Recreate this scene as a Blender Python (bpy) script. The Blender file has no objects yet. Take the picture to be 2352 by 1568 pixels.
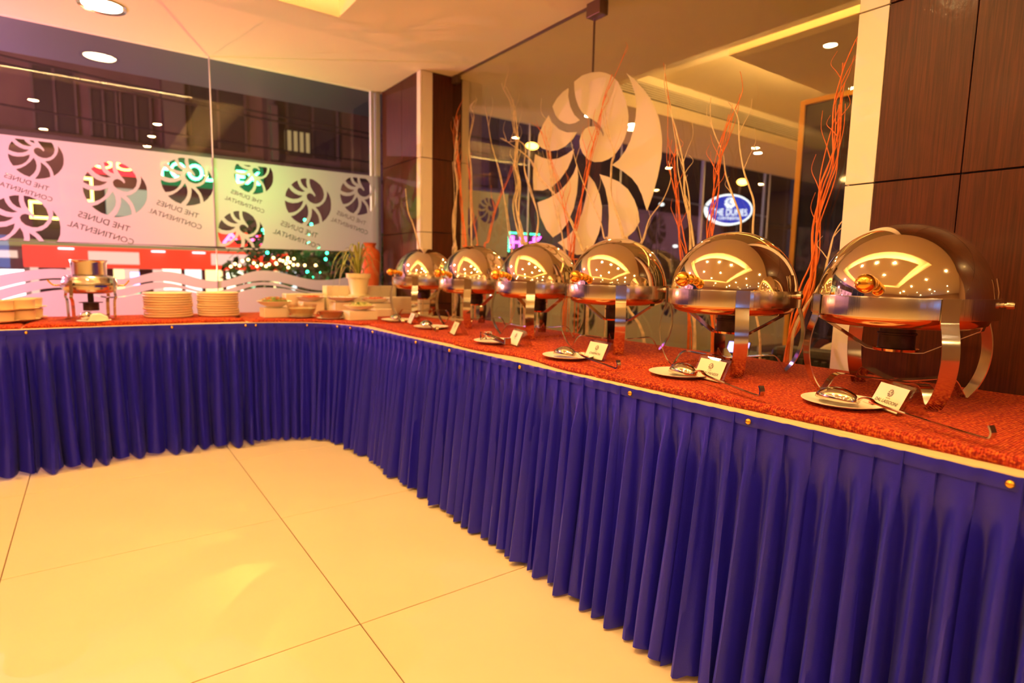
import bpy, bmesh, math, random
from mathutils import Vector, Matrix, noise
S = bpy.context.scene
COL = S.collection
PI = math.pi
R3 = lambda *a: tuple(a)

# ------------------------------------------------------------------ camera
CAM_H = 1.11
cd = bpy.data.cameras.new('camera')
cam = bpy.data.objects.new('camera', cd); COL.objects.link(cam)
cd.sensor_fit = 'HORIZONTAL'; cd.sensor_width = 36.0; cd.lens = 20.4377
ROT = [[0.8118116, 0.0526981, -0.5815366], [-0.5835893, 0.10671, -0.8050071], [0.0196335, 0.9928927, 0.1173825]]
m = Matrix(ROT).to_4x4(); m.translation = (0, 0, CAM_H)
cam.matrix_world = m
cd.clip_start = 0.05; cd.clip_end = 200
cd.dof.use_dof = True; cd.dof.focus_distance = 1.65; cd.dof.aperture_fstop = 2.2
S.camera = cam
# ------------------------------------------------------------------ world, exposure
w = bpy.data.worlds.new('night'); S.world = w; w.use_nodes = True
bg = w.node_tree.nodes['Background']
bg.inputs[0].default_value = (0.012, 0.014, 0.035, 1); bg.inputs[1].default_value = 0.6
S.view_settings.view_transform = 'Standard'; S.view_settings.look = 'None'
S.view_settings.gamma = 1.0; S.view_settings.use_curve_mapping = False
S.view_settings.exposure = 0.90
WARM = (1.0, 0.60, 0.20)
ZC = 2.578          # ceiling
XG = 2.31           # right hand glass
YG = 4.75           # back glass

# ------------------------------------------------------------------ lights
def light(name, kind, loc, power, color, size=0.0, target=None, spot=None, blend=1.0):
    l = bpy.data.lights.new(name, kind); l.energy = power; l.color = color
    if kind in ('POINT', 'SPOT'): l.shadow_soft_size = size
    if kind == 'AREA': l.shape = 'DISK'; l.size = size
    if spot: l.spot_size = math.radians(spot); l.spot_blend = blend
    o = bpy.data.objects.new(name, l); COL.objects.link(o); o.location = loc
    if target is not None:
        o.rotation_euler = (Vector(target) - Vector(loc)).to_track_quat('-Z', 'Y').to_euler()
    return o
# unseen point lamps near the glass, adding the shop signs' colour to the frosted film
light('street_glow_pink', 'POINT', (-1.15, 6.1, 1.55), 150, (1.0, 0.28, 0.55))
light('street_glow_white', 'POINT', (-0.95, 6.4, 0.9), 40, (1.0, 0.58, 0.72))
light('street_glow_green', 'POINT', (.98, 5.25, 1.72), 12, (0.22, 1.0, 0.14))
light('street_glow_red', 'POINT', (0.55, 5.8, 1.1), 40, (1.0, 0.24, 0.12))
light('street_glow_amber', 'POINT', (1.7, 6.2, 0.9), 1.2, (1.0, 0.55, 0.25))
light('facade_glow_mauve', 'POINT', (-1.0, 9.0, 2.9), 60, (1.0, 0.42, 0.55))  # unseen point lamps added to tint and brighten the facade
light('facade_glow_amber', 'POINT', (2.0, 9.2, 2.6), 30, (1.0, 0.55, 0.22))
light('facade_glow_violet', 'POINT', (7.0, 8.6, 2.4), 60, (0.62, 0.35, 1.0))

# ------------------------------------------------------------------ materials
MATS = {}
def new_mat(name):
    mt = bpy.data.materials.new(name); mt.use_nodes = True
    MATS[name] = mt
    return mt, mt.node_tree.nodes, mt.node_tree.links, mt.node_tree.nodes['Principled BSDF']
def pmat(name, col, rough=0.5, metal=0.0, spec=0.5, coat=0.0, emit=None, es=0.0, trans=0.0, sheen=0.0, noise_amt=0.0, nscale=20, bump=0.0, bscale=80, sss=0.0, aniso=0.0):
    mt, N, L, b = new_mat(name)
    b.inputs['Base Color'].default_value = (*col, 1)
    b.inputs['Roughness'].default_value = rough; b.inputs['Metallic'].default_value = metal
    b.inputs['Specular IOR Level'].default_value = spec
    b.inputs['Coat Weight'].default_value = coat; b.inputs['Coat Roughness'].default_value = 0.06
    b.inputs['Transmission Weight'].default_value = trans
    b.inputs['Sheen Weight'].default_value = sheen
    b.inputs['Anisotropic'].default_value = aniso
    if emit: b.inputs['Emission Color'].default_value = (*emit, 1); b.inputs['Emission Strength'].default_value = es
    tc = None
    if noise_amt or bump:
        tc = N.new('ShaderNodeTexCoord')
    if noise_amt:
        n = N.new('ShaderNodeTexNoise'); n.inputs['Scale'].default_value = nscale; n.inputs['Detail'].default_value = 5
        L.new(tc.outputs['Object'], n.inputs['Vector'])
        mx = N.new('ShaderNodeMixRGB'); mx.blend_type = 'MULTIPLY'; mx.inputs[0].default_value = noise_amt
        mx.inputs[1].default_value = (*col, 1)
        cr = N.new('ShaderNodeValToRGB'); cr.color_ramp.elements[0].position = .3; cr.color_ramp.elements[1].position = .7
        L.new(n.outputs['Fac'], cr.inputs[0]); L.new(cr.outputs[0], mx.inputs[2]); L.new(mx.outputs[0], b.inputs['Base Color'])
    if bump:
        n2 = N.new('ShaderNodeTexNoise'); n2.inputs['Scale'].default_value = bscale; n2.inputs['Detail'].default_value = 3
        L.new(tc.outputs['Object'], n2.inputs['Vector'])
        bp = N.new('ShaderNodeBump'); bp.inputs['Strength'].default_value = bump; bp.inputs['Distance'].default_value = 0.004
        L.new(n2.outputs['Fac'], bp.inputs['Height']); L.new(bp.outputs[0], b.inputs['Normal'])
    return mt
def emat(name, col, strength):
    mt, N, L, b = new_mat(name)
    e = N.new('ShaderNodeEmission'); e.inputs[0].default_value = (*col, 1); e.inputs[1].default_value = strength
    L.new(e.outputs[0], N['Material Output'].inputs[0]); return mt
def glass_mat(name, tint, base=0.04, ior=1.5, rough=0.0):
    mt, N, L, b = new_mat(name)
    t = N.new('ShaderNodeBsdfTransparent'); t.inputs[0].default_value = (*tint, 1)
    g = N.new('ShaderNodeBsdfGlossy'); g.inputs['Roughness'].default_value = rough
    f = N.new('ShaderNodeFresnel'); f.inputs[0].default_value = ior
    ad = N.new('ShaderNodeMath'); ad.operation = 'ADD'; ad.inputs[1].default_value = base; ad.use_clamp = True
    mx = N.new('ShaderNodeMixShader')
    ge = N.new('ShaderNodeNewGeometry'); iv = N.new('ShaderNodeMath'); iv.operation = 'SUBTRACT'; iv.inputs[0].default_value = 1
    mu = N.new('ShaderNodeMath'); mu.operation = 'MULTIPLY'
    L.new(ge.outputs['Backfacing'], iv.inputs[1]); L.new(ad.outputs[0], mu.inputs[0]); L.new(iv.outputs[0], mu.inputs[1])
    L.new(f.outputs[0], ad.inputs[0]); L.new(mu.outputs[0], mx.inputs[0]); L.new(t.outputs[0], mx.inputs[1]); L.new(g.outputs[0], mx.inputs[2])
    L.new(mx.outputs[0], N['Material Output'].inputs[0]); return mt
def frost_mat(name, col, trans_w=0.6, clear=0.1, dcol=None):
    mt, N, L, b = new_mat(name)
    d = N.new('ShaderNodeBsdfDiffuse'); d.inputs[0].default_value = (*(dcol or col), 1)
    t = N.new('ShaderNodeBsdfTranslucent'); t.inputs[0].default_value = (*col, 1)
    c = N.new('ShaderNodeBsdfTransparent')
    m1 = N.new('ShaderNodeMixShader'); m1.inputs[0].default_value = trans_w
    m2 = N.new('ShaderNodeMixShader'); m2.inputs[0].default_value = clear
    L.new(d.outputs[0], m1.inputs[1]); L.new(t.outputs[0], m1.inputs[2]); L.new(m1.outputs[0], m2.inputs[1]); L.new(c.outputs[0], m2.inputs[2])
    L.new(m2.outputs[0], N['Material Output'].inputs[0]); return mt
def wood_mat(name, c1, c2, rough=0.25, coat=0.6, scale=1.0):
    mt, N, L, b = new_mat(name)
    tc = N.new('ShaderNodeTexCoord'); mp = N.new('ShaderNodeMapping'); mp.inputs['Scale'].default_value = (30*scale, 30*scale, 0.8*scale)
    n = N.new('ShaderNodeTexNoise'); n.inputs['Scale'].default_value = 6; n.inputs['Detail'].default_value = 8; n.inputs['Distortion'].default_value = .6
    cr = N.new('ShaderNodeValToRGB'); cr.color_ramp.elements[0].color = (*c1, 1); cr.color_ramp.elements[1].color = (*c2, 1)
    cr.color_ramp.elements[0].position = .32; cr.color_ramp.elements[1].position = .72
    L.new(tc.outputs['Object'], mp.inputs[0]); L.new(mp.outputs[0], n.inputs['Vector']); L.new(n.outputs['Fac'], cr.inputs[0])
    L.new(cr.outputs[0], b.inputs['Base Color'])
    b.inputs['Roughness'].default_value = rough; b.inputs['Coat Weight'].default_value = coat; b.inputs['Coat Roughness'].default_value = .12; b.inputs['Specular IOR Level'].default_value = .28
    mp2 = N.new('ShaderNodeMapping'); mp2.inputs['Scale'].default_value = (55, 55, 30)
    n2 = N.new('ShaderNodeTexNoise'); n2.inputs['Scale'].default_value = 1.6; n2.inputs['Detail'].default_value = 2
    bp = N.new('ShaderNodeBump'); bp.inputs['Strength'].default_value = .35; bp.inputs['Distance'].default_value = .0012
    L.new(tc.outputs['Object'], mp2.inputs[0]); L.new(mp2.outputs[0], n2.inputs['Vector']); L.new(n2.outputs['Fac'], bp.inputs['Height'])
    L.new(bp.outputs[0], b.inputs['Normal']); L.new(bp.outputs[0], b.inputs['Coat Normal'])
    return mt
def cloth_red():
    mt, N, L, b = new_mat('red_chenille')
    tc = N.new('ShaderNodeTexCoord')
    n = N.new('ShaderNodeTexNoise'); n.inputs['Scale'].default_value = 175; n.inputs['Detail'].default_value = 3
    mp = N.new('ShaderNodeMapping'); mp.inputs['Scale'].default_value = (1, .7, 1); mp.inputs['Rotation'].default_value = (0, 0, .5)
    L.new(tc.outputs['Object'], mp.inputs[0]); L.new(mp.outputs[0], n.inputs['Vector'])
    cr = N.new('ShaderNodeValToRGB')
    e = cr.color_ramp.elements; e[0].position = .36; e[0].color = (.36, .008, .002, 1); e[1].position = .64; e[1].color = (.95, .20, .02, 1)
    m_ = cr.color_ramp.elements.new(.5); m_.color = (.64, .042, .005, 1)
    L.new(n.outputs['Fac'], cr.inputs[0]); L.new(cr.outputs[0], b.inputs['Base Color'])
    wv = N.new('ShaderNodeTexWave'); wv.wave_type = 'BANDS'; wv.bands_direction = 'Y'; wv.inputs['Scale'].default_value = 55; wv.inputs['Distortion'].default_value = 3; wv.inputs['Detail'].default_value = 2
    L.new(tc.outputs['Object'], wv.inputs['Vector'])
    ad = N.new('ShaderNodeMath'); ad.operation = 'ADD'
    L.new(n.outputs['Fac'], ad.inputs[0]); L.new(wv.outputs['Fac'], ad.inputs[1])
    bp = N.new('ShaderNodeBump'); bp.inputs['Strength'].default_value = 1; bp.inputs['Distance'].default_value = .004
    L.new(ad.outputs[0], bp.inputs['Height']); L.new(bp.outputs[0], b.inputs['Normal'])
    b.inputs['Roughness'].default_value = .85; b.inputs['Sheen Weight'].default_value = 0
    b.inputs['Sheen Tint'].default_value = (1, .4, .2, 1)
    return mt
M = MATS
cloth_red()
pmat('steel_mirror', (.80, .72, .58), .055, 1.0, bump=.05, bscale=9)
pmat('steel_brushed', (.66, .60, .51), .2, 1.0)
def brushed(mt):
    N = mt.node_tree.nodes; L = mt.node_tree.links; b = N['Principled BSDF']
    tc = N.new('ShaderNodeTexCoord'); mp = N.new('ShaderNodeMapping'); mp.inputs['Scale'].default_value = (1, 1, .02)
    n = N.new('ShaderNodeTexNoise'); n.inputs['Scale'].default_value = 70; n.inputs['Detail'].default_value = 4
    L.new(tc.outputs['Object'], mp.inputs[0]); L.new(mp.outputs[0], n.inputs['Vector'])
    bp = N.new('ShaderNodeBump'); bp.inputs['Strength'].default_value = .35; bp.inputs['Distance'].default_value = .002
    L.new(n.outputs['Fac'], bp.inputs['Height']); L.new(bp.outputs[0], b.inputs['Normal'])
brushed(M['steel_brushed'])
pmat('steel_strap', (.72, .68, .60), .12, 1.0, noise_amt=.15, nscale=15)
pmat('brass_ball', (.95, .50, .07), .20, 1.0)
pmat('burnt_metal', (.09, .05, .035), .5, .7, noise_amt=.6, nscale=30)
pmat('copper_pan', (.72, .36, .16), .16, 1.0)
pmat('skirt_blue', (.015, .011, .46), .30, 0, .38, sheen=.05, bump=.15, bscale=500)
pmat('cream_cloth', (.74, .54, .28), .8)
pmat('porcelain', (.95, .88, .70), .28, 0, .22)
pmat('porcelain_rim', (.92, .72, .42), .45, 0, .3)
pmat('red_enamel', (.75, .05, .02), .3)
pmat('tile_cream', (.86, .69, .41), .32, 0, .28, noise_amt=.05, nscale=3)
pmat('grout', (.25, .17, .09), .8)
pmat('ceiling_paint', (.80, .68, .48), .8)
pmat('trim_white', (.86, .76, .62), .55)
wood_mat('wood_wenge', (.044, .008, .002), (.092, .018, .004), .42, .04)
pmat('joint_dark', (.012, .006, .004), .7)
pmat('white_box', (.90, .76, .50), .5)
pmat('black_gloss', (.012, .011, .012), .05, 0, .8)
pmat('gold_frame', (.75, .36, .06), .35, .4)
pmat('terracotta', (.62, .12, .03), .45)
pmat('clay_dish', (.30, .075, .02), .3, 0, .5, coat=.3)
pmat('pot_cream', (.88, .76, .42), .4)
pmat('leaf_green', (.16, .22, .02), .45, 0, .5, noise_amt=.0)
pmat('leaf_pale', (.55, .50, .10), .45)
pmat('soil', (.05, .025, .012), .9)
pmat('twig_natural', (.88, .66, .38), .6, noise_amt=.35, nscale=40)
pmat('twig_orange', (.92, .20, .02), .55, noise_amt=.3, nscale=40)
pmat('bracket_bronze', (.20, .12, .09), .4, .6)
pmat('paper', (.90, .80, .62), .6)
pmat('ink', (.03, .02, .015), .6)
pmat('ink_grey', (.22, .18, .14), .6)
pmat('ribbed_black', (.010, .009, .009), .5)
pmat('pillow', (.75, .66, .50), .7)
pmat('facade', (.22, .13, .115), .85, noise_amt=.35, nscale=1.2)
pmat('facade_dark', (.035, .022, .022), .7)
pmat('facade_ledge', (.12, .08, .075), .7)
pmat('asphalt', (.05, .045, .045), .8)
pmat('shop_red', (.75, .03, .01), .5, emit=(1, .05, .015), es=.55)
pmat('post_white', (.75, .72, .80), .4)
pmat('post_grey', (.035, .038, .07), .5)
pmat('foliage', (.05, .14, .025), .6, noise_amt=.5, nscale=8)
pmat('bark', (.06, .035, .02), .8)
pmat('salad', (.35, .40, .08), .5, noise_amt=.6, nscale=60)
pmat('carrot', (.80, .22, .04), .5)
pmat('cabbage', (.65, .62, .22), .5)
pmat('curd', (.88, .72, .40), .5, noise_amt=.15, nscale=60)
pmat('rice', (.90, .84, .66), .6)
pmat('tomato', (.65, .07, .02), .35)
pmat('backwall', (.42, .24, .11), .6)
pmat('grille_dark', (.03, .02, .02), .6)  # dark colour of the backing behind the grille slats
glass_mat('glass_clear', (.93, .95, .93), .015)
glass_mat('glass_tinted', (.90, .88, .82), .03)
glass_mat('acrylic', (.90, .86, .80), .06)
frost_mat('frost_film', (.80, .78, .78), .70, .10, (.22, .20, .17))
frost_mat('frost_logo', (.90, .80, .62), .40, .06)
frost_mat('frost_low', (.55, .52, .38), .5, .2)
emat('lamp_disc', (1, .80, .52), 26)
emat('lamp_small', (1, .80, .52), 40)
emat('cove_strip', (1, .66, .26), 72)
emat('cove_strip_lounge', (1, .64, .22), 75)
emat('neon_green', (.06, 1, .28), 16)
emat('neon_red', (1, .03, .04), 1.6)
emat('neon_pink', (1, .12, .42), 4)
emat('neon_yellow', (1, .62, .12), 5)
emat('neon_magenta', (.95, .10, 1.0), 5)
emat('shop_glow', (.95, .90, .62), 1.7)
emat('shop_white', (1, .92, .96), 1.9)
emat('shop_board', (.95, .55, .45), .75)
pmat('shop_pane', (.28, .33, .28), .4, emit=(.30, .36, .28), es=.35)
emat('green_halo', (.02, .16, .05), .8)
emat('shop_yellow', (1, .70, .30), 1.3)
emat('shop_green', (.45, .80, .45), .8)
emat('shop_pale', (.75, .85, .80), 1.1)
emat('window_lit', (.75, .48, .20), .32)
emat('fairy_green', (.04, 1, .40), 9)
emat('fairy_warm', (1, .55, .20), 7)
emat('fairy_white', (.8, .85, 1), 5)
emat('sign_blue', (.03, .05, .55), .9)
emat('sign_white', (.85, .90, 1), 1.6)
emat('street_orange', (1, .42, .06), 14)
emat('screen_blue', (.10, .35, 1), 4)
emat('tv_blue', (.4, .35, 1), 2.5)

# ------------------------------------------------------------------ mesh helpers
class MB:
    def __init__(s): s.v = []; s.f = []; s.mi = []
    def add(s, vs, fs, mi=0):
        o = len(s.v); s.v += [tuple(v) for v in vs]; s.f += [tuple(i+o for i in f) for f in fs]; s.mi += [mi]*len(fs)
    def box(s, x0, x1, y0, y1, z0, z1, mi=0):
        s.add([(x0,y0,z0),(x1,y0,z0),(x1,y1,z0),(x0,y1,z0),(x0,y0,z1),(x1,y0,z1),(x1,y1,z1),(x0,y1,z1)],
              [(0,3,2,1),(4,5,6,7),(0,1,5,4),(1,2,6,5),(2,3,7,6),(3,0,4,7)], mi)
    def lathe(s, prof, n=32, c=(0,0,0), sx=1, sy=1, axis='z', mi=0):
        vs = []; fs = []; k = len(prof)
        for i in range(n):
            a = 2*PI*i/n; ca = math.cos(a); sa = math.sin(a)
            for r, z in prof:
                if axis == 'z': p = (c[0]+r*ca*sx, c[1]+r*sa*sy, c[2]+z)
                elif axis == 'x': p = (c[0]+z, c[1]+r*ca, c[2]+r*sa)
                else: p = (c[0]+r*sa, c[1]+z, c[2]+r*ca)
                vs.append(p)
        for i in range(n):
            j = (i+1) % n
            for q in range(k-1):
                fs.append((i*k+q, j*k+q, j*k+q+1, i*k+q+1))
        s.add(vs, fs, mi)
    def tube(s, pts, rad, n=8, mi=0, caps=True):
        pts = [Vector(p) for p in pts]; k = len(pts)
        rads = rad if isinstance(rad, (list, tuple)) else [rad]*k
        up = Vector((0, 0, 1)); vs = []; fs = []
        t0 = (pts[1]-pts[0]).normalized()
        if abs(t0.dot(up)) > .95: up = Vector((1, 0, 0))
        nrm = t0.cross(up).normalized()
        for i, p in enumerate(pts):
            t = (pts[min(i+1, k-1)]-pts[max(i-1, 0)])
            t = t.normalized() if t.length > 1e-9 else t0
            nrm = (nrm - t*nrm.dot(t)); nrm = nrm.normalized() if nrm.length > 1e-6 else t.orthogonal().normalized()
            b = t.cross(nrm)
            for j in range(n):
                a = 2*PI*j/n; vs.append(p + (nrm*math.cos(a)+b*math.sin(a))*rads[i])
        for i in range(k-1):
            for j in range(n):
                jj = (j+1) % n; fs.append((i*n+j, i*n+jj, (i+1)*n+jj, (i+1)*n+j))
        if caps: fs.append(tuple(range(n))[::-1]); fs.append(tuple(range((k-1)*n, k*n)))
        s.add(vs, fs, mi)
    def strap(s, pts, wdir, width, thick, mi=0):
        pts = [Vector(p) for p in pts]; wd = Vector(wdir).normalized(); k = len(pts); vs = []; fs = []
        for i, p in enumerate(pts):
            a = (pts[i]-pts[i-1]).normalized() if i else None
            b = (pts[i+1]-pts[i]).normalized() if i < k-1 else None
            t = ((a or b)+(b or a)).normalized(); n = t.cross(wd).normalized()
            for u, v in ((-1,-1),(1,-1),(1,1),(-1,1)): vs.append(p+wd*u*width/2+n*v*thick/2)
        for i in range(k-1):
            for j in range(4):
                jj = (j+1) % 4; fs.append((i*4+j, i*4+jj, i*4+4+jj, i*4+4+j))
        fs.append((3,2,1,0)); fs.append((k*4-4, k*4-3, k*4-2, k*4-1))
        s.add(vs, fs, mi)
    def sphere(s, c, r, n=16, m=10, sx=1, sy=1, sz=1, mi=0):
        vs = [(c[0], c[1], c[2]+r*sz)]; fs = []
        for i in range(1, m):
            t = PI*i/m
            for j in range(n):
                a = 2*PI*j/n; vs.append((c[0]+r*sx*math.sin(t)*math.cos(a), c[1]+r*sy*math.sin(t)*math.sin(a), c[2]+r*sz*math.cos(t)))
        vs.append((c[0], c[1], c[2]-r*sz))
        for j in range(n): fs.append((0, 1+j, 1+(j+1) % n))
        for i in range(m-2):
            for j in range(n):
                jj = (j+1) % n; fs.append((1+i*n+j, 1+(i+1)*n+j, 1+(i+1)*n+jj, 1+i*n+jj))
        for j in range(n): fs.append((len(vs)-1, 1+(m-2)*n+(j+1) % n, 1+(m-2)*n+j))
        s.add(vs, fs, mi)
    def grid(s, P, mi=0, close=False):
        rows = len(P); cols = len(P[0]); vs = [p for r in P for p in r]; fs = []
        for i in range(rows-1):
            for j in range(cols-1): fs.append((i*cols+j, i*cols+j+1, (i+1)*cols+j+1, (i+1)*cols+j))
        s.add(vs, fs, mi)
    def prism(s, poly, o, u, v, depth, mi=0):      # poly in (u,v) plane, extruded along u x v
        o = Vector(o); u = Vector(u); v = Vector(v); n = u.cross(v).normalized()
        A = [o+u*a+v*b for a, b in poly]; B = [p+n*depth for p in A]; k = len(A)
        fs = [tuple(range(k))[::-1], tuple(range(k, 2*k))]+[(i, (i+1) % k, k+(i+1) % k, k+i) for i in range(k)]
        s.add(A+B, fs, mi)
    def build(s, name, mats, parent=None, smooth=None, bevel=0, seg=2, solid=0):
        me = bpy.data.meshes.new(name); me.from_pydata(s.v, [], s.f)
        if isinstance(mats, str): mats = [mats]
        for m_ in mats: me.materials.append(M[m_])
        if len(mats) > 1: me.polygons.foreach_set('material_index', s.mi)
        bm = bmesh.new(); bm.from_mesh(me); bmesh.ops.remove_doubles(bm, verts=bm.verts, dist=1e-6)
        bmesh.ops.recalc_face_normals(bm, faces=bm.faces)
        if bevel:
            bmesh.ops.bevel(bm, geom=[e for e in bm.edges if len(e.link_faces) == 2 and e.calc_face_angle(0) > .6], offset=bevel, segments=seg, affect='EDGES', profile=.5, clamp_overlap=True)
        bm.to_mesh(me); bm.free()
        if smooth is not None:
            me.shade_smooth()
            if smooth < 180: me.set_sharp_from_angle(angle=math.radians(smooth))
        o = bpy.data.objects.new(name, me); COL.objects.link(o)
        if parent: o.parent = parent
        return o
def tag(o, label=None, cat=None, group=None, kind=None):
    if label: o['label'] = label
    if cat: o['category'] = cat
    if group: o['group'] = group
    if kind: o['kind'] = kind
    return o
def thing(name, label, cat, loc=(0,0,0), rz=0, group=None):
    o = bpy.data.objects.new(name, None); COL.objects.link(o); o.empty_display_size = .1
    o.location = loc; o.rotation_euler = (0, 0, rz)
    return tag(o, label, cat, group)
def struct(o): o['kind'] = 'structure'; return o
def sroot(name):
    o = bpy.data.objects.new(name, None); COL.objects.link(o); return struct(o)
def dup(root, loc, rz=None, label=None, group=None):
    r = root.copy(); COL.objects.link(r); r.location = loc
    if rz is not None: r.rotation_euler = (0, 0, rz)
    if label: r['label'] = label
    if group: r['group'] = group
    for ch in list(root.children):
        c = ch.copy(); COL.objects.link(c); c.parent = r
        for g in ch.children:
            d = g.copy(); COL.objects.link(d); d.parent = c
    return r
def text_splines(txt, width=None, height=None):
    cu = bpy.data.curves.new('t', 'FONT'); cu.body = txt; cu.resolution_u = 3
    o = bpy.data.objects.new('t', cu); COL.objects.link(o)
    dg = bpy.context.evaluated_depsgraph_get(); dg.update()
    c2 = o.to_curve(dg)
    out = []
    for sp in c2.splines:
        out.append([(Vector(p.handle_left[:2]), Vector(p.co[:2]), Vector(p.handle_right[:2])) for p in sp.bezier_points])
    o.to_curve_clear(); bpy.data.objects.remove(o); bpy.data.curves.remove(cu)
    poly = []
    for sp in out:
        pl = []; n = len(sp)
        for i in range(n):
            a = sp[i]; b = sp[(i+1) % n]
            p0, p1, p2, p3 = a[1], a[2], b[0], b[1]
            straight = ((p1-p0).length + (p3-p2).length + (p2-p1).length) < (p3-p0).length*1.0005+1e-6
            st = 1 if straight else 4
            for q in range(st):
                t = q/st; pl.append(p0*(1-t)**3+p1*3*t*(1-t)**2+p2*3*t*t*(1-t)+p3*t**3)
        poly.append(pl)
    xs = [p.x for pl in poly for p in pl]; ys = [p.y for pl in poly for p in pl]
    x0, x1, y0, y1 = min(xs), max(xs), min(ys), max(ys)
    sx = (width/(x1-x0)) if width else None; sy = (height/(y1-y0)) if height else sx
    if sx is None: sx = sy
    return [[((p.x-(x0+x1)/2)*sx, (p.y-(y0+y1)/2)*sy) for p in pl] for pl in poly]
def flat_fill(name, polys, O, U, V, mat, parent=None, ext=0.0008):
    """filled plate with holes (even-odd) in the plane O + u*U + v*V"""
    cu = bpy.data.curves.new(name, 'CURVE'); cu.dimensions = '2D'; cu.fill_mode = 'BOTH'; cu.extrude = ext
    for pl in polys:
        sp = cu.splines.new('POLY'); sp.points.add(len(pl)-1); sp.use_cyclic_u = True
        for i, (a, b) in enumerate(pl): sp.points[i].co = (a, b, 0, 1)
    o = bpy.data.objects.new(name, cu); COL.objects.link(o)
    dg = bpy.context.evaluated_depsgraph_get(); dg.update()
    me = bpy.data.meshes.new_from_object(o.evaluated_get(dg)); me.name = name
    bpy.data.objects.remove(o); bpy.data.curves.remove(cu)
    U = Vector(U).normalized(); V = Vector(V).normalized(); W = U.cross(V)
    mt = Matrix((U, V, W)).transposed().to_4x4(); mt.translation = Vector(O)
    me.transform(mt); me.materials.clear(); me.materials.append(M[mat])
    ob = bpy.data.objects.new(name, me); COL.objects.link(ob)
    if parent: ob.parent = parent
    return ob
def cat_rom(pts, n=6):
    P = [Vector(p) for p in pts]; out = []
    for i in range(len(P)-1):
        p0 = P[max(i-1, 0)]; p1 = P[i]; p2 = P[i+1]; p3 = P[min(i+2, len(P)-1)]
        for q in range(n):
            t = q/n; out.append(0.5*((2*p1)+(-p0+p2)*t+(2*p0-5*p1+4*p2-p3)*t*t+(-p0+3*p1-3*p2+p3)*t**3))
    out.append(P[-1]); return out
def clip_z(poly, zlo=None, zhi=None):
    for lim, keep in ((zlo, lambda z, l: z >= l), (zhi, lambda z, l: z <= l)):
        if lim is None or not poly: continue
        out = []
        for i in range(len(poly)):
            a = poly[i-1]; b = poly[i]; ia = keep(a[1], lim); ib = keep(b[1], lim)
            if ia != ib:
                t = (lim-a[1])/(b[1]-a[1]); out.append((a[0]+(b[0]-a[0])*t, lim))
            if ib: out.append(b)
        poly = out
    return poly
SHELL = [[(0.836, 0.536), (0.943, 0.355), (1.006, 0.17), (1.022, -0.045), (1.001, -0.287), (0.928, -0.485), (0.789, -0.687), (0.615, -0.855), (0.587, -0.677), (0.525, -0.491), (0.431, -0.343), (0.325, -0.226), (0.495, -0.177), (0.654, -0.052), (0.767, 0.113), (0.831, 0.297), (0.846, 0.442)], [(0.088, 0.966), (0.087, 0.791), (0.135, 0.609), (0.225, 0.459), (0.306, 0.344), (0.328, 0.271), (0.293, 0.213), (0.247, 0.28), (0.182, 0.332), (0.088, 0.359), (-0.003, 0.32), (-0.057, 0.229), (-0.031, 0.102), (0.08, -0.017), (0.245, -0.081), (0.388, -0.079), (0.559, 0.012), (0.671, 0.164), (0.711, 0.358), (0.666, 0.567), (0.549, 0.756), (0.383, 0.88), (0.23, 0.951)], [(-0.298, 0.908), (-0.158, 0.956), (-0.036, 0.96), (-0.049, 0.8), (-0.029, 0.651), (0.002, 0.538), (-0.119, 0.579), (-0.222, 0.685), (-0.282, 0.811)], [(-0.69, 0.63), (-0.578, 0.745), (-0.426, 0.842), (-0.395, 0.707), (-0.317, 0.564), (-0.215, 0.47), (-0.104, 0.411), (-0.24, 0.375), (-0.402, 0.406), (-0.561, 0.494)], [(-0.799, 0.516), (-0.689, 0.378), (-0.543, 0.277), (-0.383, 0.222), (-0.22, 0.225), (-0.315, 0.135), (-0.456, 0.065), (-0.617, 0.039), (-0.799, 0.069), (-0.944, 0.136), (-0.906, 0.323)], [(-0.971, -0.049), (-0.826, -0.117), (-0.644, -0.137), (-0.437, -0.101), (-0.202, 0.017), (-0.24, -0.149), (-0.349, -0.322), (-0.491, -0.449), (-0.654, -0.527), (-0.826, -0.556), (-0.912, -0.389), (-0.96, -0.209)], [(-0.076, -0.112), (-0.008, -0.271), (0.011, -0.458), (-0.016, -0.625), (-0.102, -0.796), (-0.271, -0.991), (-0.456, -0.925), (-0.615, -0.819), (-0.738, -0.7), (-0.564, -0.629), (-0.376, -0.487), (-0.209, -0.311)], [(0.164, -0.281), (0.31, -0.412), (0.427, -0.569), (0.476, -0.757), (0.481, -0.912), (0.274, -0.996), (0.058, -1.046), (-0.084, -1.054), (0.038, -0.881), (0.126, -0.662), (0.165, -0.47)]]
def shell_petals(cx, cz, r, rot=0.0, mirror=1, lw=.05):
    """the eight curved petals of the round shell emblem"""
    c, s_ = math.cos(rot), math.sin(rot); out = []
    for pl in SHELL:
        k = cat_rom([(a*mirror, b_, 0) for a, b_ in pl+[pl[0]]], 2)[:-1] if False else [Vector((a*mirror, b_, 0)) for a, b_ in pl]
        out.append([(cx+r*(p.x*c-p.y*s_), cz+r*(p.x*s_+p.y*c)) for p in k])
    return out

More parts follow.
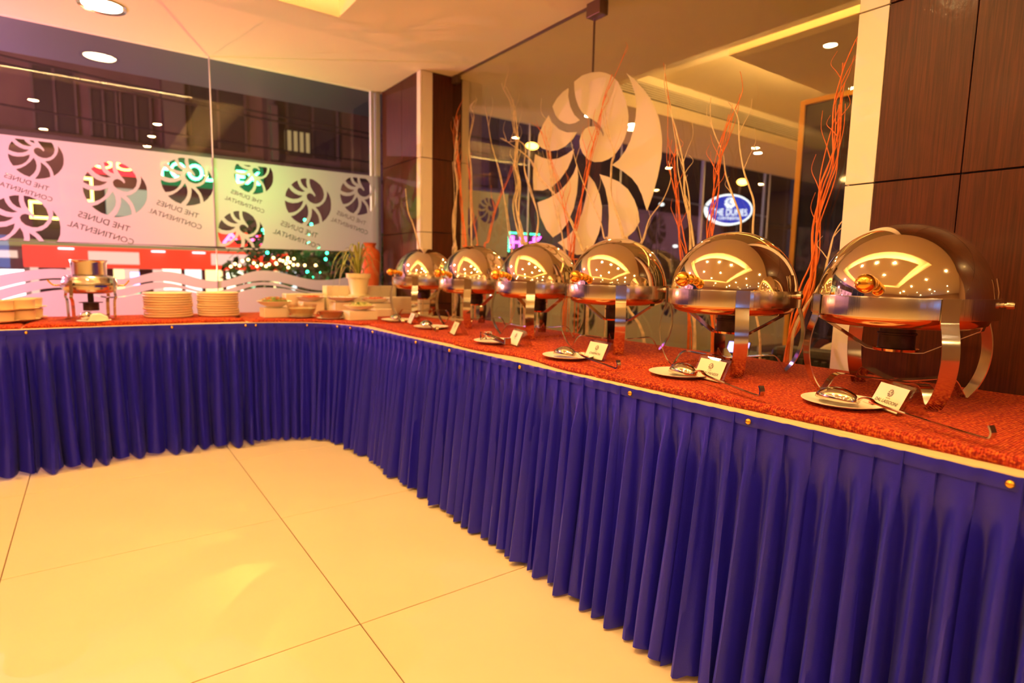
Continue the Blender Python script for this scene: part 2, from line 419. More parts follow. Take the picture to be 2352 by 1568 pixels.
# ================================================================== STRUCTURE
TX0, TY0, TS = 0.632, 2.611, 0.949        # tile joints
fl = MB(); fl.box(-6.5, 9.6, -7.2, YG+.02, -.10, -.004); floor = fl.build('floor', 'grout'); struct(floor)
tiles = MB(); tiles.box(0, TS-.004, 0, TS-.004, -.006, 0)
t0 = tiles.build('tile', 'tile_cream', floor, bevel=.0012, seg=1)
first = True
for i in range(-7, 10):
    for j in range(-10, 3):
        x = TX0+i*TS+.002; y = TY0+j*TS+.002
        if y+TS > YG+.03 and j > 1: continue
        o = t0 if first else t0.copy()
        if not first: COL.objects.link(o); o.parent = floor
        o.location = (x, y, 0); first = False
# ceiling with two lit coffers
def ceiling():
    HA = (-2.4, 1.26, -.6, 3.54); HB = (3.43, 7.6, -1.6, 3.72)
    xs = sorted({-6.5, 9.6, HA[0], HA[1], HB[0], HB[1], XG}); ys = sorted({-7.2, 4.80, HA[2], HA[3], HB[2], HB[3]})
    b = MB()
    for i in range(len(xs)-1):
        for j in range(len(ys)-1):
            cx = (xs[i]+xs[i+1])/2; cy = (ys[j]+ys[j+1])/2
            if any(h[0] < cx < h[1] and h[2] < cy < h[3] for h in (HA, HB)): continue
            b.add([(xs[i],ys[j],ZC),(xs[i],ys[j+1],ZC),(xs[i+1],ys[j+1],ZC),(xs[i+1],ys[j],ZC)], [(0,1,2,3)])
    for h in (HA, HB):
        zt = ZC+.30
        b.add([(h[0],h[2],ZC),(h[1],h[2],ZC),(h[1],h[3],ZC),(h[0],h[3],ZC),(h[0],h[2],zt),(h[1],h[2],zt),(h[1],h[3],zt),(h[0],h[3],zt)],
              [(0,1,5,4),(1,2,6,5),(2,3,7,6),(3,0,4,7),(4,5,6,7)])
    c = b.build('ceiling', 'ceiling_paint'); struct(c)
    for (x0,x1,y0,y1) in ((-2.06,.90,-.26,3.18),(3.62,5.35,-1.3,2.55)):
        p = MB(); p.box(x0, x1, y0, y1, ZC+.035, ZC+.085); p.build('ceiling_panel', 'ceiling_paint', c, bevel=.004)
        s = MB(); e = .05
        s.box(x0+e, x1-e, y1-e-.03, y1-e, ZC+.087, ZC+.099); s.box(x0+e, x1-e, y0+e, y0+e+.03, ZC+.087, ZC+.099)
        s.box(x0+e, x0+e+.03, y0+e, y1-e, ZC+.087, ZC+.099); s.box(x1-e-.03, x1-e, y0+e, y1-e, ZC+.087, ZC+.099)
        s.build('cove_light', 'cove_strip' if x0 < 0 else 'cove_strip_lounge', c)
    return c
ceil = ceiling()
# air grille on the far face of the side coffer
g = sroot('trim_1')
gb = MB(); gb.box(3.5, 7.5, 3.705, 3.72, ZC+.105, ZC+.225); gb.build('grille_back', 'grille_dark', g)
sl = MB(); sl.box(0, 3.96, 0, .012, 0, .006); s0 = sl.build('slat', 'trim_white', g)
for k in range(6):
    o = s0 if k == 0 else s0.copy()
    if k: COL.objects.link(o); o.parent = g
    o.location = (3.52, 3.694, ZC+.112+k*.019)
# walls outside the picture
for nm, bx in (('wall_back', (-6.5, 9.6, -7.3, -7.15, 0, ZC+.4)), ('wall_left', (-6.6, -6.45, -7.2, 4.8, 0, ZC+.4)), ('wall_right', (9.55, 9.7, -7.2, 4.8, 0, ZC+.4))):
    b = MB(); b.box(*bx); struct(b.build(nm, 'backwall'))
# glass fronts -------------------------------------------------------
win1 = sroot('window_1')
def pane(parent, x0, x1, y0, y1, z0, z1, mat='glass_clear'):
    b = MB(); b.box(x0, x1, y0, y1, z0, z1); return b.build('glass_pane', mat, parent)
SEAM = .753
edges = [-6.45, -5.2, -3.75, -2.25, -.75, SEAM, 2.03]
for a, b_ in zip(edges[:-1], edges[1:]): pane(win1, a+.003, b_-.003, YG, YG+.012, .0, ZC+.02)
for a in edges[1:-1]:
    b = MB(); b.box(a-.003, a+.003, YG-.001, YG+.013, 0, ZC); b.build('sealant_joint', 'post_white', win1)
# frosted film : band of cut out shells and lettering, then the waves
FY = YG-.0022
band = [[(-2.2, 1.232), (2.03, 1.262), (2.03, 1.892), (-2.2, 1.868)]]
SH = [(-.241,1.774,.135,1),(.158,1.612,.178,1),(.581,1.707,.163,1),(1.022,1.80,.137,1),(.921,1.37,.160,0),(1.418,1.638,.181,1),(1.831,1.727,.158,1),(-.329,1.348,.182,0),(-.93,1.66,.17,1),(-.72,1.40,.12,0),(-1.55,1.55,.19,1)]
T1 = text_splines('THE DUNES', width=.29); T2 = text_splines('CONTINENTAL', width=.37)
for cx, cz, r, tx in SH:
    for pl in shell_petals(cx, cz, r, rot=0, mirror=1):
        pl = clip_z(pl, 1.244, 1.862)
        if len(pl) > 2: band.append(pl)
    if tx:
        k = r/.18; an = math.radians(-17)
        for T, ox, oz in ((T1, -.068, -.222), (T2, -.088, -.297)):
            for pl in T:
                q = [(cx+k*(ox+(-x)*math.cos(an)-z*math.sin(an)), cz+k*(oz+(-x)*math.sin(an)+z*math.cos(an))) for x, z in pl]
                q = clip_z(q, 1.25, 1.862)
                if len(q) > 2: band.append(q)
flat_fill('frosted_film', band, (0, FY, 0), (1,0,0), (0,0,1), 'frost_film', win1)
def interp(nodes, x):
    for (a, za), (b, zb) in zip(nodes[:-1], nodes[1:]):
        if a <= x <= b:
            t = (x-a)/(b-a); t = (1-math.cos(PI*t))/2; return za+(zb-za)*t
    return nodes[-1][1]
W0 = [(-2.3,1.03),(-1.75,1.08),(-1.15,1.02),(-.70,1.0),(-.178,1.078),(.15,1.016),(.42,1.072),(.74,1.006),(1.07,1.090),(1.50,1.020),(2.1,1.10)]
W1 = [(-2.3,.96),(-1.75,1.01),(-1.15,.95),(-.70,.91),(-.178,1.018),(.13,.962),(.38,1.006),(.70,.950),(1.07,1.012),(1.55,.934),(2.1,1.02)]
W2 = [(-2.3,.88),(-1.75,.93),(-1.15,.87),(-.70,.83),(-.16,.958),(.10,.896),(.44,.958),(.76,.905),(1.06,.978),(1.60,.895),(2.1,.93)]
xs = [-2.2+4.23*i/110 for i in range(111)]
def band_poly(top, bot, dt=0, db=0): return [(x, interp(top, x)-dt if callable(interp) else 0) for x in xs]+[(x, (interp(bot, x)+db) if bot else .25) for x in xs[::-1]]
flat_fill('frosted_film', [band_poly(W0, W1, 0, .0)], (0, FY, 0), (1,0,0), (0,0,1), 'frost_film', win1)
def gapw(x): return .010+.012*max(0, math.sin(x*9.5+1.2))
flat_fill('frosted_film', [[(x, interp(W1, x)-gapw(x)) for x in xs]+[(x, interp(W2, x)) for x in xs[::-1]]], (0, FY, 0), (1,0,0), (0,0,1), 'frost_film', win1)
flat_fill('frosted_film', [[(x, interp(W2, x)-gapw(x+.3)*.8) for x in xs]+[(x, .12) for x in xs[::-1]]], (0, FY, 0), (1,0,0), (0,0,1), 'frost_film', win1)
b = MB(); b.box(1.955, 1.985, YG+.02, YG+.06, 0, ZC); b.box(2.0, 2.035, YG+.014, YG+.08, 0, ZC); struct(b.build('trim_2', 'post_white', bevel=.003))
# canopy soffit just outside the back glass
b = MB(); b.box(-8, 2.5, YG+.03, 5.72, 2.62, 2.74); struct(b.build('trim_3', 'post_grey'))
# right hand glass
win2 = sroot('window_2')
GS = 2.492
pane(win2, XG, XG+.012, 1.0, GS-.003, .0, ZC, 'glass_tinted'); pane(win2, XG, XG+.012, GS+.003, 4.034, .0, ZC, 'glass_tinted')
b = MB(); b.box(XG-.0005, XG+.0125, GS-.002, GS+.002, 0, ZC); b.build('sealant_joint', 'bracket_bronze', win2)
b = MB(); b.box(XG-.004, XG+.016, 1.0, 4.03, ZC-.008, ZC); b.build('glass_channel', 'bracket_bronze', win2)
b = MB(); b.box(XG-.03, XG+.035, GS-.075, GS+.03, ZC-.075, ZC); b.build('patch_fitting', 'bracket_bronze', win2, bevel=.003)
b = MB(); b.box(XG-.015, XG+.03, 3.96, 4.03, ZC-.055, ZC-.004); b.build('patch_fitting', 'bracket_bronze', win2, bevel=.003)
LOGO = [[[-2.231, 2.15], [-2.1649, 2.0992], [-2.1059, 2.0406], [-2.0592, 1.986], [-2.0181, 1.9217], [-1.9939, 1.8694], [-1.9763, 1.803], [-1.9696, 1.7624], [-1.9698, 1.6831], [-1.9874, 1.5973], [-2.0139, 1.5108], [-2.0473, 1.4353], [-2.0623, 1.4656], [-2.0854, 1.5175], [-2.1165, 1.5666], [-2.159, 1.6091], [-2.22, 1.6505], [-2.2635, 1.6749], [-2.3077, 1.6964], [-2.2597, 1.7158], [-2.2142, 1.7561], [-2.1818, 1.8014], [-2.162, 1.8563], [-2.1507, 1.9161], [-2.1501, 1.9816], [-2.1633, 2.0335], [-2.1868, 2.084], [-2.2059, 2.1174]], [[-2.6363, 2.2051], [-2.5712, 2.2226], [-2.4897, 2.219], [-2.4302, 2.2065], [-2.3847, 2.1897], [-2.3334, 2.1615], [-2.2885, 2.1209], [-2.2559, 2.0713], [-2.2267, 2.0146], [-2.2072, 1.9606], [-2.2006, 1.9259], [-2.203, 1.8679], [-2.2236, 1.8168], [-2.257, 1.7754], [-2.2919, 1.7463], [-2.3346, 1.7307], [-2.3852, 1.7245], [-2.4445, 1.73], [-2.4996, 1.754], [-2.5428, 1.7924], [-2.5686, 1.8332], [-2.5745, 1.8664], [-2.5608, 1.9009], [-2.5288, 1.9253], [-2.4883, 1.9305], [-2.4546, 1.9243], [-2.4208, 1.9057], [-2.3962, 1.881], [-2.3806, 1.8546], [-2.3791, 1.8736], [-2.3948, 1.9045], [-2.429, 1.9373], [-2.4767, 1.9669], [-2.5183, 1.9885], [-2.5612, 2.0224], [-2.594, 2.0629], [-2.6175, 2.1092], [-2.6312, 2.1581]], [[-2.6828, 2.1812], [-2.685, 2.1334], [-2.6632, 2.0729], [-2.6245, 2.0186], [-2.5759, 1.9797], [-2.6151, 1.9724], [-2.6659, 1.9755], [-2.7109, 1.9905], [-2.7574, 2.0165], [-2.7975, 2.0531], [-2.8264, 2.1091], [-2.7862, 2.1464], [-2.7342, 2.1706]], [[-2.861, 2.0657], [-2.8271, 2.0154], [-2.7627, 1.9649], [-2.6859, 1.9321], [-2.5954, 1.9189], [-2.6325, 1.8854], [-2.6972, 1.8554], [-2.765, 1.8449], [-2.8358, 1.8498], [-2.9097, 1.875], [-2.9659, 1.908], [-2.9548, 1.9645], [-2.9155, 2.0173]], [[-2.9841, 1.8531], [-2.9158, 1.8229], [-2.8336, 1.7983], [-2.7551, 1.795], [-2.6801, 1.8081], [-2.6197, 1.8291], [-2.6346, 1.7778], [-2.6689, 1.7256], [-2.7342, 1.6711], [-2.8105, 1.6333], [-2.8992, 1.6213], [-2.9926, 1.6338], [-3.0023, 1.7071], [-2.9988, 1.7939]], [[-2.5895, 1.7387], [-2.576, 1.6669], [-2.5815, 1.5736], [-2.6063, 1.4903], [-2.6542, 1.4117], [-2.7199, 1.3562], [-2.7893, 1.3291], [-2.8563, 1.3825], [-2.9177, 1.4627], [-2.9517, 1.5527], [-2.8398, 1.5684], [-2.7462, 1.5972], [-2.665, 1.644], [-2.6159, 1.6905]], [[-2.4883, 1.6657], [-2.4387, 1.6189], [-2.3955, 1.5512], [-2.3723, 1.4815], [-2.371, 1.4092], [-2.3908, 1.3373], [-2.4275, 1.2741], [-2.4729, 1.2283], [-2.5643, 1.2201], [-2.6542, 1.2507], [-2.7406, 1.2974], [-2.6576, 1.3242], [-2.5865, 1.3792], [-2.5332, 1.4566], [-2.5029, 1.5475]], [[-2.4013, 1.6597], [-2.3294, 1.636], [-2.2534, 1.6028], [-2.1851, 1.5568], [-2.1351, 1.4968], [-2.1053, 1.4354], [-2.0931, 1.384], [-2.1258, 1.3389], [-2.1765, 1.3066], [-2.2469, 1.2693], [-2.3277, 1.2534], [-2.3155, 1.3342], [-2.3153, 1.4237], [-2.3243, 1.4956], [-2.3517, 1.5782]]]
for pl in LOGO: flat_fill('logo_petal', [pl], (XG-.002, 0, 0), (0,-1,0), (0,0,1), 'frost_logo', win2, .0006)
# outer glass of the side lounge
win3 = sroot('window_3')
e3 = [2.5, 3.6, 4.9, 6.4, 7.9, 9.55]
for a, b_ in zip(e3[:-1], e3[1:]): pane(win3, a+.003, b_-.003, YG, YG+.012, 0, ZC+.02)
for a in e3[1:-1]:
    b = MB(); b.box(a-.004, a+.004, YG-.001, YG+.013, 0, ZC); b.build('sealant_joint', 'post_white', win3)
low = [[(2.5, .12), (9.5, .12), (9.5, 1.0), (2.5, 1.0)]]
for k, cx in enumerate((3.0, 3.65, 4.4, 5.1, 5.85, 6.6, 7.4, 8.2)):
    for pl in shell_petals(cx, .70+.09*math.sin(k*2.1), .17, rot=0): low.append(pl)
flat_fill('frosted_film', low, (0, FY, 0), (1,0,0), (0,0,1), 'frost_low', win3)
up = [[(2.5, 1.26), (3.35, 1.262), (3.35, 1.87), (2.5, 1.87)]]
for cx, cz, r in ((2.80, 1.55, .2), (3.12, 1.70, .12)):
    for pl in shell_petals(cx, cz, r, rot=0): up.append(pl)
flat_fill('frosted_film', up, (0, FY, 0), (1,0,0), (0,0,1), 'frost_low', win3)
# panelled pillars ---------------------------------------------------
def pillar(name, x0, x1, y0, y1, joints, trims, vsplit=None):
    """core plus wood panels; trims: list of (face, a0, a1) white corner strips"""
    r = sroot(name)
    c = MB(); c.box(x0+.012, x1-.012, y0+.012, y1-.012, 0, ZC); c.build('core', 'joint_dark', r)
    zs = [0]+joints+[ZC]
    for face, lo, hi, fixed, sgn in trims:
        for za, zb in zip(zs[:-1], zs[1:]):
            for a, b_, mt in face:
                p = MB(); gz = .0025; ga = .0015
                if sgn[0] == 'x': X0, X1 = (fixed, fixed+.014) if sgn[1] < 0 else (fixed-.014, fixed); p.box(X0, X1, a+ga, b_-ga, za+gz, zb-gz)
                else: Y0, Y1 = (fixed, fixed+.014) if sgn[1] < 0 else (fixed-.014, fixed); p.box(a+ga, b_-ga, Y0, Y1, za+gz, zb-gz)
                p.build('wood_panel' if mt.startswith('wood') else 'corner_strip', mt, r, bevel=.001, seg=1)
    return r
Wd = 'wood_wenge'; Tw = 'trim_white'
# far pillar : X 2.04-2.47, Y 4.035-4.75
pillar('wall_corner_pillar', 2.04, 2.47, 4.035, 4.74, [.86, 1.405, 1.955], [
    ([(4.036, 4.10, Tw), (4.10, 4.36, Wd), (4.36, 4.739, Wd)], 0, 0, 2.04, ('x', -1)),
    ([(2.041+.013, 2.14, Tw), (2.14, 2.395, Wd), (2.395, 2.457, Tw)], 0, 0, 4.035, ('y', -1)),
    ([(4.05, 4.11, Tw), (4.11, 4.739, Wd)], 0, 0, 2.47, ('x', 1))])
# near pillar : face X 2.235, Y up to 1.055
pillar('wall_near_pillar', 2.235, 2.66, -1.6, 1.055, [.76, 1.447, 2.035], [
    ([(.955, 1.054, Tw), (.704, .955, Wd), (.0, .704, Wd), (-.72, .0, Wd), (-1.59, -.72, Wd)], 0, 0, 2.235, ('x', -1)),
    ([(2.25, 2.34, Tw), (2.34, 2.56, Wd), (2.56, 2.645, Tw)], 0, 0, 1.055, ('y', 1))])
b = MB(); b.box(2.30, 2.42, -7.15, -1.6, 0, ZC); struct(b.build('wall_right_rear', 'backwall'))
# gold framed black panel in the side lounge
bp_ = sroot('door_1')
b = MB(); b.box(4.615, 4.65, -1.2, 2.525, 0, 2.455); b.build('black_panel', 'black_gloss', bp_)
b = MB(); b.box(4.595, 4.655, 2.52, 2.555, 0, 2.49); b.box(4.595, 4.655, -1.2, 2.52, 2.455, 2.49); b.build('gold_frame', 'gold_frame', bp_, bevel=.003)
# ------------------------------------------------------------------ downlights
def downlight():
    t = thing('recessed_downlight', 'large round recessed downlight in the ceiling above the corner by the back glass', 'ceiling light', (0.13, 4.24, ZC))
    r = MB(); r.lathe([(.098, .0), (.098, -.004), (.118, -.010), (.122, -.004), (.122, .0)], 36); r.build('trim_ring', 'steel_brushed', t, smooth=40)
    d = MB(); d.lathe([(.0001, -.002), (.097, -.002), (.098, .004), (.0001, .004)], 36); d.build('lamp_lens', 'lamp_disc', t)
    return t
dl = downlight()
def spot_under(x, y, z, p=24, sz=.076): 
    o = light('downlight_lamp', 'AREA', (x, y, z-.004), p, WARM, sz)
spot_under(.13, 4.24, ZC, 13, .19)
def small_downlight():
    t = thing('small_downlight', 'small round downlight', 'ceiling light', (0,0,0))
    r = MB(); r.lathe([(.042, .0), (.042, -.003), (.054, -.006), (.056, .0)], 28); r.build('trim_ring', 'steel_brushed', t, smooth=40)
    d = MB(); d.lathe([(.0001, -.001), (.041, -.001), (.041, .003), (.0001, .003)], 28); d.build('lamp_lens', 'lamp_small', t)
    return t
sd = small_downlight(); first = True
zp = ZC+.035
near = [(-.35, 2.33, zp), (-.35, .90, zp), (.66, 2.03, zp), (.66, .6, zp), (.66, 1.3, zp), (-1.5, 1.6, zp), (-1.6, 3.95, ZC), (1.6,-1.3,ZC), (.2,-1.4,ZC), (-1.4,-1.4,ZC), (-3.0, 1.0, ZC), (-3.0, 3.0, ZC)]
far = [(-4.6, 3.6, ZC), (-4.6, 1.2, ZC), (-4.6, -1.6, ZC), (-3.0,-3.4,ZC), (-1.0,-3.4,ZC), (1.0,-3.4,ZC), (-4.4,-5.4,ZC), (-2.0,-5.4,ZC), (.6,-5.4,ZC), (-.9,-4.4,ZC), (-3.4,-1.6,ZC), (-5.6,-3.5,ZC)]
lounge = [(3.85, 4.17, ZC), (4.39, 4.13, ZC), (6.5, 4.09, ZC), (8.67, 4.13, ZC), (4.2, 1.9, zp), (3.2, -.6, ZC), (8.0, 2.6, ZC), (8.6, 1.5, ZC)]  # the one behind the near pillar is added unseen to light the lounge
LBL = {0: 'small round downlight over the far left of the room reflected in the back glass', 2: 'small round downlight reflected in the back glass near the pane joint'}
for k, (x, y, z) in enumerate(near+far+lounge):
    grp = 'downlights of the dining room' if k < len(near)+len(far) else 'downlights of the side lounge'
    lab = 'small round downlight in the dining room ceiling, seen mirrored in glass and lids' if grp.endswith('room') else 'small round downlight in the lounge ceiling behind the right glass'
    if k == len(near)+len(far): lab = 'brightest small downlight in the lounge, glowing through the large white shell emblem'; grp = None
    LX = {(4.39, 4.13): 'second small lounge downlight, just right of the brightest one behind the emblem', (6.5, 4.09): 'small lounge downlight on the low ceiling above the oval blue sign', (8.67, 4.13): 'farthest small lounge downlight near the top of the gold framed panel', (4.2, 1.9): 'small downlight in the lounge coffer left of the near pillar strip'}
    if (x, y) in LX: lab = LX[(x, y)]
    if first: o = sd; o.location = (x, y, z); o['label'] = lab; o['group'] = grp; first = False
    else: o = dup(sd, (x, y, z), None, lab, grp)
    if grp is None and 'group' in o: del o['group']
    if k < len(near): spot_under(x, y, z, 4.4*(1.7 if x > .6 and y > 0 else 1.0))
    elif k < len(near)+len(far): 
        if k % 2 == 0: spot_under(x, y, z, 9)
    else: spot_under(x, y, z, 9)

# ================================================================== TABLES
ZT = .765
def front_path():
    P = [(1.345, -1.1), (1.345, 1.0), (1.343, 2.2), (1.34, 3.1), (1.325, 3.42), (1.25, 3.66), (1.10, 3.82), (.85, 3.915), (.60, 3.955), (.30, 3.985), (0, 3.985), (-.35, 3.95), (-.9, 3.95), (-1.5, 3.95)]
    return [Vector((x, y, 0)) for x, y in P]
FP = cat_rom(front_path(), 10)
def path_len(P):
    L = [0]
    for a, b_ in zip(P[:-1], P[1:]): L.append(L[-1]+(b_-a).length)
    return L
FL = path_len(FP)
def at(s):
    s = max(0, min(FL[-1]-1e-6, s))
    lo = 0
    for i in range(len(FL)-1):
        if FL[i] <= s <= FL[i+1]: lo = i; break
    t = (s-FL[lo])/(FL[lo+1]-FL[lo]); p = FP[lo].lerp(FP[lo+1], t)
    d = (FP[min(lo+2, len(FP)-1)]-FP[max(lo-1, 0)]).normalized()
    return p, d, Vector((-d.y, d.x, 0))         # outward (towards the room) is left of travel
SPLIT = min(range(len(FP)), key=lambda i: (FP[i]-Vector((1.325, 3.45, 0))).length)
SP2 = min(range(len(FP)), key=lambda i: (FP[i]-Vector((.80, 3.93, 0))).length)
def table_top(poly, parent):
    b = MB(); b.prism(poly, (0,0,ZT-.028), (1,0,0), (0,1,0), .028)
    return b.build('table_top', 'cream_cloth', parent, bevel=.006, seg=3, smooth=50)
tR = thing('buffet_table', 'long buffet table along the right glass under the row of chafing dishes', 'table')
tL = thing('buffet_table', 'buffet table along the frosted back glass holding plates and salads', 'table')
polyR = [(p.x, p.y) for p in FP[:SPLIT+1]]+[(2.205, 3.45), (2.205, -1.1)]
polyL = [(p.x, p.y) for p in FP[SPLIT:]]+[(-1.5, 4.74), (2.02, 4.74), (2.02, 4.01), (2.205, 4.01), (2.205, 3.455)]
polyL[0] = (polyL[0][0], 3.455)
table_top(polyR, tR); table_top(polyL, tL)
def legs(parent, pts):
    for x, y in pts:
        b = MB(); b.box(x-.02, x+.02, y-.02, y+.02, .0, ZT-.028); b.build('leg', 'clay_dish' if 0 else 'bark', parent, bevel=.003)
legs(tR, [(1.5, -.9), (2.1, -.9), (1.5, 1.2), (2.1, 1.2), (1.5, 3.3), (2.1, 3.3)]); legs(tL, [(-1.3, 4.1), (-1.3, 4.6), (.70, 4.06), (.70, 4.6), (1.8, 3.7), (1.9, 4.6)])
# ------------------------------------------------------------------ skirts
def skirt(label, s0, s1, pitch, seed, amp, studs):
    rnd = random.Random(seed)
    root = thing('table_skirt', label, 'table skirt')
    ps = [s0]
    while ps[-1] < s1: ps.append(ps[-1]+pitch*rnd.uniform(.86, 1.16))
    pleats = [(ps[i], ps[i+1], rnd.uniform(.75, 1.25), rnd.uniform(-.2, .2), rnd.uniform(0, 6.28), rnd.uniform(.12, .3)) for i in range(len(ps)-1)]
    ztop = ZT-.004; zb = .014; rows = 34; NP = 16
    cols = []
    for a, b_, am, sh, ph, pk in pleats:
        for q in range(NP):
            f = q/(NP-1)*.999
            cols.append((a+(b_-a)*f, f, am, sh, ph, pk, b_-a))
    P = []
    for r in range(rows+1):
        t = r/rows; t = t**1.1
        z = ztop+(zb-ztop)*t
        row = []
        for s, f, am, sh, ph, pk, wdt in cols:
            p, d, n = at(s)
            band_ = max(0, min(1, (t-.035)/.22)); band_ = band_*band_*(3-2*band_)
            top = .0085*(1-f)
            c = math.cos(2*PI*(f-pk-sh*.25*t)); ridge = (.5+.5*c)
            ridge = ridge**1.25
            mid = amp*am*(.55+.75*t)*ridge
            w2 = .15*amp*math.sin(4*PI*f+ph+2*t)*t
            off = .006+top*(1-band_*.75)+band_*(mid+w2-.35*amp)+.034*t
            drift = .25*wdt*math.sin(ph+3.0*t)*t*t*.5
            tang = band_*(.30*wdt)*math.sin(2*PI*(f-pk))*.5*t
            q = p+n*off+d*(tang+drift)
            row.append((q.x, q.y, z + (.006*math.sin(2*PI*f+ph) if r == rows else 0)))
        P.append(row)
    b = MB(); b.grid(P); o = b.build('pleated_cloth', 'skirt_blue', root, smooth=50)
    # turned top hem
    H = []
    for k in range(5):
        z = ztop+.003-.028*k/4; row = []
        for s, f, am, sh, ph, pk, wdt in cols[::3]:
            p, d, n = at(s); q = p+n*(.0085+.0075*(1-f)+(.0015 if k in (0, 4) else .003)); row.append((q.x, q.y, z))
        H.append(row)
    b = MB(); b.grid(H); b.build('hem_band', 'skirt_blue', root, smooth=50)
    for s in studs:
        p, d, n = at(s); q = p+n*.021; b = MB()
        b.lathe([(.0001, .0045), (.004, .004), (.0072, .0018), (.008, -.002), (.0001, -.002)], 16)
        st = b.build('push_pin', 'brass_ball', root, smooth=60); st.location = (q.x, q.y, ztop-.012)
        st.rotation_euler = n.to_track_quat('Z', 'Y').to_euler()
    return root
sA, sB = FL[SPLIT], FL[SP2]
skirt('royal blue pleated satin skirt on the long table below the chafing dishes', 0.0, sA, .062, 3, .056, [1.3925, 1.911, 2.3097, 2.8791, 3.4245, 3.7678, 4.3196])
skirt('royal blue pleated skirt on the short corner stretch below the salads', sA+.004, sB, .062, 9, .045, [sA+.06, sA+.19, sA+.42, sB-.03])
skirt('royal blue pleated skirt on the left table below the plates, loosest folds', sB+.004, FL[-1]-.01, .085, 21, .085, [sB+.03, sB+.43, sB+1.10])
# ------------------------------------------------------------------ red runners
def runner(label, outline_fn, u0, u1, v1, z0, thick, fold, seed, axis):
    """cloth laid on the table; u runs along the table, v from the front edge to the back"""
    rnd = random.Random(seed); nu = int((u1-u0)/.02)+2; rows = []
    base = []
    for i in range(nu):
        u = u0+(u1-u0)*i/(nu-1); f = outline_fn(u)
        edge = min(i, nu-1-i)
        et = 0 if edge == 0 else 1
        wob = .004*noise.noise((u*9, seed, 0))
        tk = thick*(.25 if edge == 0 else (.8 if edge == 1 else 1))
        prof = [(f+.012, 0), (f+.002, .0005), (f-.003+wob, fold*.45), (f+.001+wob, fold*.85), (f+.009+wob, fold), (f+.020+wob, fold*.92), (f+.032, tk), (f+.06, tk)]
        nv = 14
        for k in range(1, nv): prof.append((f+.06+(v1-f-.06)*k/nv, tk))
        prof += [(v1, tk), (v1+.002, tk*.4), (v1, 0)]
        row = []
        for v, h in prof:
            h2 = h*(et if h else 1)
            if h > 0 and et: h2 += .0009*noise.noise((u*14, v*14, seed))+.0005*noise.noise((u*60, v*60, seed))
            row.append((v, u, z0+h2) if axis == 'R' else (u, v, z0+h2))
        rows.append(row)
    b = MB(); b.grid(rows); o = b.build('cloth_runner', 'red_chenille', None, smooth=60)
    return tag(o, label, 'cloth runner')
zt = ZT+.0005
runner('red chenille runner nearest the camera under the largest chafing dish', lambda u: 1.372+.010*math.sin(u*3.5), -1.0, 1.40, 2.19, zt, .0172, .024, 1, 'R')
runner('red runner under the fourth and third chafing dishes from the far end', lambda u: 1.365+.028*math.sin((u-1.4)*3.3)**2+.012*math.sin(u*11), 1.412, 2.36, 2.19, zt, .015, .018, 2, 'R')
runner('red runner under the two farthest chafing dishes, reaching the corner', lambda u: 1.362+.018*math.sin(u*3.1+.5)**2, 2.372, 3.42, 2.19, zt, .016, .020, 3, 'R')
def cf(u):      # corner front line
    best = None
    for i in range(len(FP)-1):
        a, c = FP[i], FP[i+1]
        if min(a.x, c.x) <= u <= max(a.x, c.x) and a.y > 3.4:
            t = (u-a.x)/(c.x-a.x) if abs(c.x-a.x) > 1e-6 else 0; return a.y+(c.y-a.y)*t
    return 3.47
def cornerf(u): return (cf(u) if u < 1.322 else 3.445)+.018
runner('coral red runner on the table corner under the salads and white boxes', cornerf, .80, 2.0, 4.62, zt, .0155, .018, 4, 'L')
runner('red runner with thick rolled hem under the soup warmer and plate stacks', lambda u: 4.01+.012*math.sin(u*5), -.315, .79, 4.62, zt, .0155, .024, 5, 'L')
runner('dark red runner at the far left under the soup bowls', lambda u: 3.985, -1.45, -.318, 4.62, zt, .015, .018, 6, 'L')
ZR = .7845
